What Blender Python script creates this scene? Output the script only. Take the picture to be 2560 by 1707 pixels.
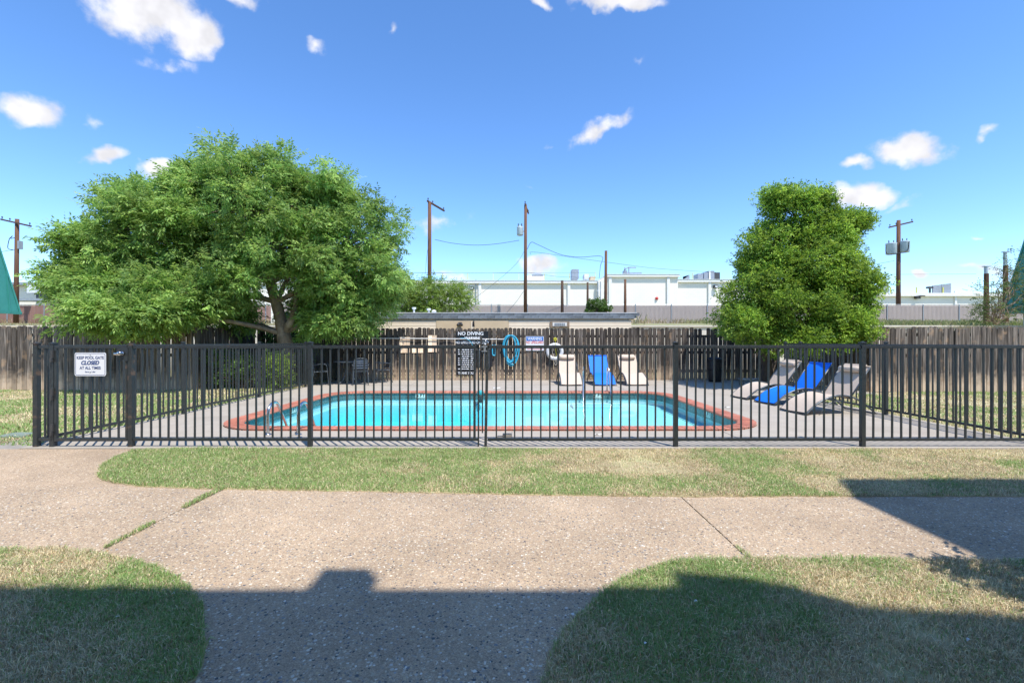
import bpy, bmesh, math, random
import numpy as np
from mathutils import Vector, Matrix

for o in list(bpy.data.objects): bpy.data.objects.remove(o)
S = bpy.context.scene
COL = S.collection
R = math.radians
random.seed(7); rng = np.random.default_rng(7)

# ------------------------------------------------------------------ camera
F, CX, CY, HC = 1138.0, 1280.0, 853.5, 1.366      # focal length and centre of a 2560 px wide frame, eye height
cam = bpy.data.cameras.new('camera'); camo = bpy.data.objects.new('camera', cam); COL.objects.link(camo)
camo.location = (0, 0, HC); camo.rotation_euler = (R(90), 0, 0)
cam.sensor_width = 36; cam.lens = 36*F/2560; cam.clip_start = 0.05; cam.clip_end = 3000
S.camera = camo

def at(px, py, Y):            # world point at depth Y behind a photograph pixel
    return Vector(((px-CX)*Y/F, Y, HC-(py-CY)*Y/F))
def gnd(px, py, z=0.0):       # point on a level surface
    Y = (HC-z)*F/(py-CY)
    return Vector(((px-CX)*Y/F, Y, z))

# ------------------------------------------------------------------ sun, sky, exposure
AZ, EL = R(35.6), R(61.8)     # shadows run away from the eye and to the left
sun_from = Vector((math.sin(AZ)*math.cos(EL), -math.cos(AZ)*math.cos(EL), math.sin(EL)))
sl = bpy.data.lights.new('sun', 'SUN'); sl.energy = 2.3; sl.angle = R(0.53); sl.color = (1.0, 0.955, 0.89)
so = bpy.data.objects.new('sun', sl); COL.objects.link(so)
so.rotation_euler = (-sun_from).to_track_quat('-Z', 'Y').to_euler()
vs = S.view_settings
S.display_settings.display_device = 'sRGB'
vs.view_transform = 'Standard'; vs.look = 'None'; vs.gamma = 1; vs.use_curve_mapping = False
vs.exposure = 1.45

W = bpy.data.worlds.new('World'); S.world = W; W.use_nodes = True
wt = W.node_tree; wt.nodes.clear()
def wn(t, **k):
    n = wt.nodes.new(t)
    for a, b in k.items(): setattr(n, a, b)
    return n
wl = wt.links.new
sky = wn('ShaderNodeTexSky', sky_type='NISHITA', sun_disc=False)
sky.sun_elevation = EL
sky.sun_rotation = math.atan2(sun_from.x, sun_from.y)
sky.air_density = 1.0; sky.dust_density = 0.12; sky.ozone_density = 3.2; sky.altitude = 1600
hs = wn('ShaderNodeHueSaturation'); hs.inputs['Saturation'].default_value = 1.17; hs.inputs['Hue'].default_value = .503
wl(sky.outputs[0], hs.inputs['Color'])
tc = wn('ShaderNodeTexCoord')
def wmath(op, a, b=None, c=None):
    n = wn('ShaderNodeMath', operation=op)
    for i, v in enumerate((a, b, c)):
        if v is None: continue
        if isinstance(v, (int, float)): n.inputs[i].default_value = v
        else: wl(v, n.inputs[i])
    return n.outputs[0]
nz = wn('ShaderNodeTexNoise'); nz.inputs['Scale'].default_value = 13; nz.inputs['Detail'].default_value = 8; nz.inputs['Roughness'].default_value = .6
nz2 = wn('ShaderNodeTexNoise'); nz2.inputs['Scale'].default_value = 22; nz2.inputs['Detail'].default_value = 3
wl(tc.outputs['Generated'], nz.inputs['Vector']); wl(tc.outputs['Generated'], nz2.inputs['Vector'])
nzc = wmath('SUBTRACT', nz.outputs[0], 0.5)
wsub = wn('ShaderNodeVectorMath', operation='SUBTRACT'); wl(nz2.outputs['Color'], wsub.inputs[0]); wsub.inputs[1].default_value = (.5, .5, .5)
wadd = wn('ShaderNodeVectorMath', operation='MULTIPLY_ADD'); wl(wsub.outputs[0], wadd.inputs[0]); wadd.inputs[1].default_value = (.045,.045,.045); wl(tc.outputs['Generated'], wadd.inputs[2])
def pdir(px, py): return Vector(((px-CX)/F, 1, (CY-py)/F)).normalized()
CLOUDS = [  # centre px, radii px, tilt, density
 (375,20,175,95,-14,1.0),(470,75,85,62,-20,1.0),(430,166,72,24,-6,.42),(88,280,92,44,-12,.95),(250,386,72,24,6,.9),(405,420,46,28,0,.9),
 (610,4,60,26,-10,.6),(793,122,26,22,0,.55),(1525,0,125,30,0,.95),(1350,4,42,16,-20,.7),(1495,325,84,24,26,.7),(2262,378,108,37,-8,1.0),
 (2140,406,42,19,0,.85),(2155,488,90,35,0,1.0),(2460,336,34,14,15,.5),(2270,506,60,14,28,.3),(1105,557,74,28,8,.6),(1355,665,54,24,0,.6),
 (1135,688,44,15,0,.4),(2448,668,74,13,0,.55),(2300,676,28,8,0,.5),(982,68,14,16,30,.35),(230,298,34,14,15,.3),(1370,371,22,8,10,.2),
 (1600,158,26,12,-20,.2),(1320,468,40,8,0,.2),(2450,588,18,8,0,.5)]
CLOUDS = [(a,b,rx*1.28,ry*1.28,t,s) for a,b,rx,ry,t,s in CLOUDS]
cl_dirs = [(pdir(a,b), pdir(a+rx*math.cos(R(t)), b-rx*math.sin(R(t))), pdir(a-ry*math.sin(R(t)), b-ry*math.cos(R(t))), s) for a,b,rx,ry,t,s in CLOUDS]
for k in range(12):           # the same sort of small clouds go on round the rest of the sky
    az = R(random.uniform(62, 298)); el = R(random.uniform(4, 42))
    c = Vector((math.sin(az)*math.cos(el), math.cos(az)*math.cos(el), math.sin(el)))
    u = c.cross(Vector((0,0,1))).normalized(); v = u.cross(c).normalized()
    s = random.uniform(.03, .11)
    cl_dirs.append((c, (c+u*s).normalized(), (c+v*s*random.uniform(.28,.5)).normalized(), random.uniform(.4,1)))
acc = None
for c, pu, pv, s in cl_dirs:
    U = pu-c; V = (pv-c); V = V-U*(V.dot(U)/U.length_squared); Wv = U.cross(V).normalized()
    rot = Matrix((U.normalized(), V.normalized(), Wv)).transposed()
    mp_ = wn('ShaderNodeMapping', vector_type='TEXTURE'); wl(wadd.outputs[0], mp_.inputs['Vector'])
    mp_.inputs['Location'].default_value = c; mp_.inputs['Rotation'].default_value = rot.to_euler('XYZ'); mp_.inputs['Scale'].default_value = (U.length, V.length, .6)
    ln_ = wn('ShaderNodeVectorMath', operation='LENGTH'); wl(mp_.outputs[0], ln_.inputs[0])
    o = wmath('MULTIPLY_ADD', ln_.outputs['Value'], -s, s)
    acc = wmath('MAXIMUM', o, 0.0) if acc is None else wmath('MAXIMUM', acc, o)
gate_ = wn('ShaderNodeMapRange', interpolation_type='SMOOTHSTEP'); wl(acc, gate_.inputs[0]); gate_.inputs[1].default_value = 0; gate_.inputs[2].default_value = .16
fld = wmath('ADD', acc, wmath('MULTIPLY', nzc, 1.8))
mr = wn('ShaderNodeMapRange', interpolation_type='SMOOTHSTEP'); wl(fld, mr.inputs[0]); mr.inputs[1].default_value = .03; mr.inputs[2].default_value = .62
acc = wmath('MULTIPLY', mr.outputs[0], gate_.outputs[0])
mixc = wn('ShaderNodeMix', data_type='RGBA')
wl(acc, mixc.inputs['Factor']); wl(hs.outputs[0], mixc.inputs['A'])
cshade = wn('ShaderNodeMapRange'); wl(nz2.outputs[0], cshade.inputs[0]); cshade.inputs[1].default_value = .35; cshade.inputs[2].default_value = .65; cshade.inputs[3].default_value = .80; cshade.inputs[4].default_value = 1.06
csc = wn('ShaderNodeVectorMath', operation='SCALE'); csc.inputs[0].default_value = (3.4,3.4,3.58); wl(cshade.outputs[0], csc.inputs['Scale']); wl(csc.outputs[0], mixc.inputs['B'])
bg = wn('ShaderNodeBackground'); bg.inputs['Strength'].default_value = 0.114
wl(mixc.outputs['Result'], bg.inputs['Color'])
wo = wn('ShaderNodeOutputWorld'); wl(bg.outputs[0], wo.inputs['Surface'])

S.render.engine = 'CYCLES'
try:
    S.cycles.max_bounces = 6; S.cycles.transparent_max_bounces = 16; S.cycles.transmission_bounces = 4
    S.cycles.caustics_reflective = False; S.cycles.caustics_refractive = False
except Exception: pass

# ------------------------------------------------------------------ materials
M = {}
def mat(name, c1, c2=None, scale=6, rough=.8, bump=0, bscale=None, metal=0, spec=.4, rand=0, coord='Object', stretch=None, detail=5, c3=None, s3=1.2, th3=(.5,.62)):
    m = bpy.data.materials.new(name); m.use_nodes = True; M[name] = m
    t = m.node_tree; t.nodes.clear(); L = t.links.new
    out = t.nodes.new('ShaderNodeOutputMaterial'); b = t.nodes.new('ShaderNodeBsdfPrincipled')
    L(b.outputs[0], out.inputs[0])
    b.inputs['Roughness'].default_value = rough; b.inputs['Metallic'].default_value = metal; b.inputs['Specular IOR Level'].default_value = spec
    tcn = t.nodes.new('ShaderNodeTexCoord'); vec = tcn.outputs[coord]
    if stretch:
        mp = t.nodes.new('ShaderNodeMapping'); mp.inputs['Scale'].default_value = stretch; L(vec, mp.inputs[0]); vec = mp.outputs[0]
    col = None
    c2 = c2 or tuple(x*.82 for x in c1)
    n = t.nodes.new('ShaderNodeTexNoise'); n.inputs['Scale'].default_value = scale; n.inputs['Detail'].default_value = detail; n.inputs['Roughness'].default_value = .62
    L(vec, n.inputs['Vector'])
    mr = t.nodes.new('ShaderNodeMapRange'); L(n.outputs[0], mr.inputs[0]); mr.inputs[1].default_value = .32; mr.inputs[2].default_value = .68
    mx = t.nodes.new('ShaderNodeMix'); mx.data_type = 'RGBA'; L(mr.outputs[0], mx.inputs['Factor'])
    mx.inputs['A'].default_value = (*c1, 1); mx.inputs['B'].default_value = (*c2, 1); col = mx.outputs['Result']
    if c3:
        n3 = t.nodes.new('ShaderNodeTexNoise'); n3.inputs['Scale'].default_value = s3; n3.inputs['Detail'].default_value = 6; L(tcn.outputs[coord], n3.inputs['Vector'])
        m3 = t.nodes.new('ShaderNodeMapRange'); L(n3.outputs[0], m3.inputs[0]); m3.inputs[1].default_value = th3[0]; m3.inputs[2].default_value = th3[1]
        x3 = t.nodes.new('ShaderNodeMix'); x3.data_type = 'RGBA'; L(m3.outputs[0], x3.inputs['Factor']); L(col, x3.inputs['A']); x3.inputs['B'].default_value = (*c3, 1); col = x3.outputs['Result']
    if rand:
        oi = t.nodes.new('ShaderNodeObjectInfo'); r2 = t.nodes.new('ShaderNodeMapRange'); L(oi.outputs['Random'], r2.inputs[0]); r2.inputs[3].default_value = 1-rand; r2.inputs[4].default_value = 1+rand
        vm = t.nodes.new('ShaderNodeVectorMath'); vm.operation = 'SCALE'; L(col, vm.inputs[0]); L(r2.outputs[0], vm.inputs['Scale']); col = vm.outputs[0]
    L(col, b.inputs['Base Color'])
    if bump:
        nb = t.nodes.new('ShaderNodeTexNoise'); nb.inputs['Scale'].default_value = bscale or scale*4; nb.inputs['Detail'].default_value = 4; L(vec, nb.inputs['Vector'])
        bp = t.nodes.new('ShaderNodeBump'); bp.inputs['Strength'].default_value = bump; bp.inputs['Distance'].default_value = .01; L(nb.outputs[0], bp.inputs['Height']); L(bp.outputs[0], b.inputs['Normal'])
    return m

mat('iron', (.022,.027,.030), (.035,.041,.043), 30, .42, .15, 200, spec=.5, c3=(.075,.05,.035), s3=14, th3=(.66,.78))
mat('iron_worn', (.022,.030,.030), (.04,.042,.043), 30, .5, .2, 150, c3=(.14,.09,.06), s3=9, th3=(.55,.68))
mat('black', (.012,.012,.014), rough=.5)
mat('chrome', (.62,.63,.64), (.5,.5,.5), 20, .22, metal=1)
mat('galvanized', (.42,.45,.47), (.3,.33,.35), 9, .45, metal=.6)
mat('white_paint', (.78,.76,.71), (.71,.69,.64), 5, .6)
mat('sign_white', (.80,.82,.84), (.74,.76,.79), 4, .45)
mat('navy', (.03,.07,.22), rough=.5)
mat('sign_blue', (.01,.16,.55), rough=.45)
mat('sign_red', (.62,.04,.04), rough=.45)
mat('sign_black', (.010,.011,.014), (.016,.017,.02), 5, .4)
mat('deck', (.405,.36,.30), (.355,.315,.26), 3.5, .85, .25, 180, c3=(.31,.272,.222), s3=.8, th3=(.5,.75))
mat('deck_edge', (.34,.31,.27), (.24,.22,.19), 12, .9, .4, 60)
mat('brick_coping', (.46,.17,.11), (.38,.13,.085), 14, .75, .25, 90, rand=.16, c3=(.56,.29,.22), s3=7, th3=(.55,.8))
mat('mortar', (.52,.40,.32), rough=.9, scale=30)
mat('pool_tile', (.060,.135,.145), (.085,.155,.155), 25, .25, rand=.2, spec=.5)
mat('grout', (.42,.38,.33), (.33,.29,.25), 20, .85)
mat('plaster', (.66,.86,.88), (.58,.82,.85), 1.6, .7)
mat('marker', (.55,.72,.66), rough=.35)
mat('soil', (.50,.40,.25), (.38,.37,.18), 3.5, .95, .5, 40, detail=8, c3=(.31,.25,.14), s3=1.1, th3=(.45,.6))
mat('ground', (.40,.345,.19), (.27,.31,.12), 1.3, .95, .5, 30, detail=9, c3=(.46,.39,.24), s3=.35, th3=(.45,.62))
mat('berm', (.30,.27,.15), (.20,.22,.08), .8, .95, .5, 8, detail=9)
mat('beige_cloth', (.58,.48,.385), (.54,.44,.35), 40, .85, .2, 400)
mat('blue_cloth', (.004,.19,.86), (.003,.165,.78), 30, .7, .15, 400)
mat('lounge_frame', (.13,.15,.165), (.09,.105,.12), 15, .4, metal=.5)
mat('hose_blue', (.055,.42,.60), (.04,.34,.52), 8, .4)
mat('ring_white', (.74,.75,.76), (.64,.65,.66), 8, .55, .2, 60)
mat('yellow', (.62,.58,.03), rough=.5)
mat('rope', (.66,.62,.52), rough=.9)
mat('teal', (.03,.33,.35), rough=.4)
mat('pole_white', (.72,.71,.68), rough=.4)
mat('trash', (.012,.013,.016), (.02,.021,.024), 8, .45, .4, 12)
mat('cream', (.84,.72,.56), (.78,.66,.51), 2, .8, .1, 60)
mat('tan', (.62,.49,.33), (.56,.44,.29), 2, .8)
mat('shingle', (.19,.22,.25), (.11,.13,.15), 12, .9, .4, 60, rand=.25)
mat('drip', (.70,.72,.73), rough=.5)
mat('concrete_white', (.66,.61,.53), (.56,.51,.44), 2.5, .9, .3, 40)
mat('utility_pole', (.165,.075,.038), (.09,.045,.026), 3, .85, .4, 30, stretch=(6,6,.6))
mat('utility_pole_dark', (.055,.032,.022), (.09,.05,.03), 3, .85, .4, 30, stretch=(6,6,.6))
mat('cable', (.03,.033,.038), rough=.7)
mat('transformer', (.46,.54,.57), (.38,.46,.49), 3, .5)
mat('green_metal', (.050,.27,.225), (.040,.23,.19), 1.4, .45, .05, 4)
mat('roof_grey', (.30,.31,.32), rough=.8)
mat('ac_grey', (.30,.33,.36), (.22,.25,.28), 3, .5)
mat('slat', (.47,.39,.35), (.41,.34,.305), .7, .75)
mat('slat_brown', (.30,.15,.115), (.24,.12,.095), .7, .75)
mat('slat_gap_pale', (.72,.68,.63), rough=.9)  # pale colour standing in for the bright gaps between slats
mat('yellow_post', (.60,.58,.12), rough=.6)
mat('red_bell', (.60,.05,.04), rough=.4)
mat('glass_dark', (.05,.06,.07), rough=.15)
mat('lamp_dark', (.06,.06,.06), rough=.5)
mat('bark', (.36,.27,.19), (.18,.13,.09), 5, .95, .9, 22, stretch=(1.6,1.6,.5), c3=(.48,.38,.28), s3=3, th3=(.55,.7))
mat('bark_dark', (.10,.075,.055), (.06,.045,.035), 8, .95, .6, 30)
mat('dry_leaf', (.30,.16,.07), rough=.9)
mat('paper', (.75,.75,.73), rough=.8)
mat('green_lid', (.22,.27,.22), (.18,.22,.18), 5, .7)
mat('building_wall', (.84,.77,.66), (.80,.73,.62), 2, .85)

def new_mat(name):
    m = bpy.data.materials.new(name); m.use_nodes = True; M[name] = m
    t = m.node_tree; t.nodes.clear()
    return m, t, t.links.new
def attr_leaf(name, trans=.35, rough=.55):
    m, t, L = new_mat(name)
    out = t.nodes.new('ShaderNodeOutputMaterial'); at_ = t.nodes.new('ShaderNodeAttribute'); at_.attribute_name = 'tint'
    d = t.nodes.new('ShaderNodeBsdfPrincipled'); d.inputs['Roughness'].default_value = rough; d.inputs['Specular IOR Level'].default_value = .35
    L(at_.outputs['Color'], d.inputs['Base Color'])
    if trans:
        tr = t.nodes.new('ShaderNodeBsdfTranslucent'); hv = t.nodes.new('ShaderNodeHueSaturation'); hv.inputs['Value'].default_value = 1.35; hv.inputs['Hue'].default_value = .485
        L(at_.outputs['Color'], hv.inputs['Color']); L(hv.outputs[0], tr.inputs[0])
        mx = t.nodes.new('ShaderNodeMixShader'); mx.inputs[0].default_value = trans; L(d.outputs[0], mx.inputs[1]); L(tr.outputs[0], mx.inputs[2]); L(mx.outputs[0], out.inputs[0])
    else: L(d.outputs[0], out.inputs[0])
    return m
attr_leaf('leaf', .42); attr_leaf('grass', .25, .6); attr_leaf('pebble', 0, .55)

# weathered picket wood: streaks, one tone per board, bleached foot
m, t, L = new_mat('wood_fence')
out = t.nodes.new('ShaderNodeOutputMaterial'); b = t.nodes.new('ShaderNodeBsdfPrincipled'); L(b.outputs[0], out.inputs[0]); b.inputs['Roughness'].default_value = .9; b.inputs['Specular IOR Level'].default_value = .2
tcn = t.nodes.new('ShaderNodeTexCoord'); oi = t.nodes.new('ShaderNodeObjectInfo')
vadd = t.nodes.new('ShaderNodeVectorMath'); vadd.operation = 'ADD'; L(tcn.outputs['Object'], vadd.inputs[0])
rs = t.nodes.new('ShaderNodeVectorMath'); rs.operation = 'SCALE'; rs.inputs[0].default_value = (13, 7, 5); L(oi.outputs['Random'], rs.inputs['Scale']); L(rs.outputs[0], vadd.inputs[1])
mp = t.nodes.new('ShaderNodeMapping'); mp.inputs['Scale'].default_value = (38, 38, 1.5); L(vadd.outputs[0], mp.inputs[0])
n1 = t.nodes.new('ShaderNodeTexNoise'); n1.inputs['Scale'].default_value = 1; n1.inputs['Detail'].default_value = 6; L(mp.outputs[0], n1.inputs[0])
cr = t.nodes.new('ShaderNodeValToRGB'); L(n1.outputs[0], cr.inputs[0])
cr.color_ramp.elements[0].position = .30; cr.color_ramp.elements[0].color = (.024,.020,.017,1)
cr.color_ramp.elements[1].position = .72; cr.color_ramp.elements[1].color = (.20,.17,.145,1)
e = cr.color_ramp.elements.new(.5); e.color = (.070,.058,.049,1)
sep = t.nodes.new('ShaderNodeSeparateXYZ'); L(tcn.outputs['Object'], sep.inputs[0])
n2 = t.nodes.new('ShaderNodeTexNoise'); n2.inputs['Scale'].default_value = 9; n2.inputs['Detail'].default_value = 5; L(vadd.outputs[0], n2.inputs[0])
zz = t.nodes.new('ShaderNodeMath'); zz.operation = 'MULTIPLY_ADD'; L(n2.outputs[0], zz.inputs[0]); zz.inputs[1].default_value = -.55; L(sep.outputs['Z'], zz.inputs[2])
fr = t.nodes.new('ShaderNodeMapRange'); L(zz.outputs[0], fr.inputs[0]); fr.inputs[1].default_value = .30; fr.inputs[2].default_value = -.12; fr.inputs[3].default_value = 0; fr.inputs[4].default_value = .75
mx = t.nodes.new('ShaderNodeMix'); mx.data_type = 'RGBA'; L(fr.outputs[0], mx.inputs['Factor']); L(cr.outputs[0], mx.inputs['A']); mx.inputs['B'].default_value = (.40,.30,.21,1)
n4 = t.nodes.new('ShaderNodeTexNoise'); n4.inputs['Scale'].default_value = 4; n4.inputs['Detail'].default_value = 6; L(vadd.outputs[0], n4.inputs[0])
f4 = t.nodes.new('ShaderNodeMapRange'); L(n4.outputs[0], f4.inputs[0]); f4.inputs[1].default_value = .57; f4.inputs[2].default_value = .72; f4.inputs[4].default_value = .7
mx4 = t.nodes.new('ShaderNodeMix'); mx4.data_type = 'RGBA'; L(f4.outputs[0], mx4.inputs['Factor']); L(mx.outputs['Result'], mx4.inputs['A']); mx4.inputs['B'].default_value = (.24,.16,.10,1)
rr = t.nodes.new('ShaderNodeMapRange'); L(oi.outputs['Random'], rr.inputs[0]); rr.inputs[3].default_value = .6; rr.inputs[4].default_value = 1.5
vm = t.nodes.new('ShaderNodeVectorMath'); vm.operation = 'SCALE'; L(mx4.outputs['Result'], vm.inputs[0]); L(rr.outputs[0], vm.inputs['Scale']); L(vm.outputs[0], b.inputs['Base Color'])
bp = t.nodes.new('ShaderNodeBump'); bp.inputs['Strength'].default_value = .5; bp.inputs['Distance'].default_value = .01; L(n1.outputs[0], bp.inputs['Height']); L(bp.outputs[0], b.inputs['Normal'])
# the same boards, lighter (left and right lawns, and mended pieces)
for nm, sc in (('wood_fence_pale', 1.5), ('wood_patch', 3.2)):
    mm = M['wood_fence'].copy(); mm.name = nm; M[nm] = mm
    for nd in mm.node_tree.nodes:
        if nd.type == 'MAP_RANGE' and abs(nd.inputs[4].default_value-1.5) < 1e-4: nd.inputs[3].default_value = .65*sc; nd.inputs[4].default_value = 1.35*sc

# exposed-aggregate concrete
m, t, L = new_mat('aggregate')
out = t.nodes.new('ShaderNodeOutputMaterial'); b = t.nodes.new('ShaderNodeBsdfPrincipled'); L(b.outputs[0], out.inputs[0]); b.inputs['Roughness'].default_value = .85; b.inputs['Specular IOR Level'].default_value = .25
tcn = t.nodes.new('ShaderNodeTexCoord'); geo = t.nodes.new('ShaderNodeNewGeometry')
def vor(scale):
    v = t.nodes.new('ShaderNodeTexVoronoi'); v.inputs['Scale'].default_value = scale; L(geo.outputs['Position'], v.inputs['Vector']); return v
v1 = vor(78); v2 = vor(190)
ramp = t.nodes.new('ShaderNodeValToRGB'); sc = t.nodes.new('ShaderNodeSeparateColor'); L(v1.outputs['Color'], sc.inputs[0]); L(sc.outputs[0], ramp.inputs[0])
rp = ramp.color_ramp; rp.interpolation = 'CONSTANT'
rp.elements[0].color = (.10,.092,.085,1); rp.elements[1].position = .13; rp.elements[1].color = (.33,.25,.175,1)
for p, c in ((.34,(.41,.325,.23)),(.55,(.28,.225,.17)),(.72,(.48,.36,.22)),(.84,(.52,.43,.32)),(.95,(.64,.57,.46))):
    e = rp.elements.new(p); e.color = (*c, 1)
ramp2 = t.nodes.new('ShaderNodeValToRGB'); sc2 = t.nodes.new('ShaderNodeSeparateColor'); L(v2.outputs['Color'], sc2.inputs[0]); L(sc2.outputs[0], ramp2.inputs[0])
ramp2.color_ramp.elements[0].color = (.255,.185,.122,1); ramp2.color_ramp.elements[1].color = (.485,.365,.25,1)
thr = t.nodes.new('ShaderNodeMath'); thr.operation = 'GREATER_THAN'; L(sc.outputs[1], thr.inputs[0]); thr.inputs[1].default_value = .52
near = t.nodes.new('ShaderNodeMath'); near.operation = 'LESS_THAN'; L(v1.outputs['Distance'], near.inputs[0]); near.inputs[1].default_value = .48
pk = t.nodes.new('ShaderNodeMath'); pk.operation = 'MULTIPLY'; L(thr.outputs[0], pk.inputs[0]); L(near.outputs[0], pk.inputs[1])
mx = t.nodes.new('ShaderNodeMix'); mx.data_type = 'RGBA'; L(pk.outputs[0], mx.inputs['Factor']); L(ramp2.outputs[0], mx.inputs['A']); L(ramp.outputs[0], mx.inputs['B'])
ns = t.nodes.new('ShaderNodeTexNoise'); ns.inputs['Scale'].default_value = .75; ns.inputs['Detail'].default_value = 9; ns.inputs['Roughness'].default_value = .62; L(geo.outputs['Position'], ns.inputs[0])
nr = t.nodes.new('ShaderNodeMapRange'); L(ns.outputs[0], nr.inputs[0]); nr.inputs[1].default_value = .3; nr.inputs[2].default_value = .7; nr.inputs[3].default_value = .78; nr.inputs[4].default_value = 1.28
oi = t.nodes.new('ShaderNodeObjectInfo'); sr = t.nodes.new('ShaderNodeMapRange'); L(oi.outputs['Random'], sr.inputs[0]); sr.inputs[3].default_value = .94; sr.inputs[4].default_value = 1.09     # slabs differ a little
sm_ = t.nodes.new('ShaderNodeMath'); sm_.operation = 'MULTIPLY'; L(nr.outputs[0], sm_.inputs[0]); L(sr.outputs[0], sm_.inputs[1])
vm = t.nodes.new('ShaderNodeVectorMath'); vm.operation = 'SCALE'; L(mx.outputs['Result'], vm.inputs[0]); L(sm_.outputs[0], vm.inputs['Scale'])
L(vm.outputs[0], b.inputs['Base Color'])
bp = t.nodes.new('ShaderNodeBump'); bp.inputs['Strength'].default_value = .55; bp.inputs['Distance'].default_value = .004; bp.invert = True; L(v1.outputs['Distance'], bp.inputs['Height']); L(bp.outputs[0], b.inputs['Normal'])

# pool water: clear body that soaks up red, faint mirror on top
m, t, L = new_mat('water')
out = t.nodes.new('ShaderNodeOutputMaterial')
tr = t.nodes.new('ShaderNodeBsdfTransparent'); tr.inputs[0].default_value = (.97,1,1,1)
gl = t.nodes.new('ShaderNodeBsdfGlossy'); gl.inputs['Roughness'].default_value = .02
fz = t.nodes.new('ShaderNodeFresnel'); fz.inputs['IOR'].default_value = 1.14
geo = t.nodes.new('ShaderNodeNewGeometry'); nw = t.nodes.new('ShaderNodeTexNoise'); nw.inputs['Scale'].default_value = 5; nw.inputs['Detail'].default_value = 3; L(geo.outputs['Position'], nw.inputs[0])
bw = t.nodes.new('ShaderNodeBump'); bw.inputs['Strength'].default_value = .06; bw.inputs['Distance'].default_value = .02; L(nw.outputs[0], bw.inputs['Height']); L(bw.outputs[0], gl.inputs['Normal'])
mx = t.nodes.new('ShaderNodeMixShader'); L(fz.outputs[0], mx.inputs[0]); L(tr.outputs[0], mx.inputs[1]); L(gl.outputs[0], mx.inputs[2]); L(mx.outputs[0], out.inputs[0])
va = t.nodes.new('ShaderNodeVolumeAbsorption'); va.inputs['Color'].default_value = (.05,.86,.93,1); va.inputs['Density'].default_value = .54; L(va.outputs[0], out.inputs['Volume'])

# painted brick of the far building
m, t, L = new_mat('white_brick')
out = t.nodes.new('ShaderNodeOutputMaterial'); b = t.nodes.new('ShaderNodeBsdfPrincipled'); L(b.outputs[0], out.inputs[0]); b.inputs['Roughness'].default_value = .85
tcn = t.nodes.new('ShaderNodeTexCoord'); sp = t.nodes.new('ShaderNodeSeparateXYZ'); cb = t.nodes.new('ShaderNodeCombineXYZ'); L(tcn.outputs['Object'], sp.inputs[0]); L(sp.outputs['X'], cb.inputs[0]); L(sp.outputs['Z'], cb.inputs[1])
bk = t.nodes.new('ShaderNodeTexBrick'); bk.inputs['Scale'].default_value = 1.1; L(cb.outputs[0], bk.inputs[0]); bk.inputs['Color1'].default_value = (.82,.77,.67,1); bk.inputs['Color2'].default_value = (.79,.74,.64,1); bk.inputs['Mortar'].default_value = (.69,.65,.56,1); bk.inputs['Mortar Size'].default_value = .012
nn = t.nodes.new('ShaderNodeTexNoise'); nn.inputs['Scale'].default_value = .25; nn.inputs['Detail'].default_value = 5; L(tcn.outputs['Object'], nn.inputs[0])
nr = t.nodes.new('ShaderNodeMapRange'); L(nn.outputs[0], nr.inputs[0]); nr.inputs[1].default_value = .3; nr.inputs[2].default_value = .7; nr.inputs[3].default_value = .94; nr.inputs[4].default_value = 1.04
vm = t.nodes.new('ShaderNodeVectorMath'); vm.operation = 'SCALE'; L(bk.outputs[0], vm.inputs[0]); L(nr.outputs[0], vm.inputs['Scale']); L(vm.outputs[0], b.inputs['Base Color'])

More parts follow.
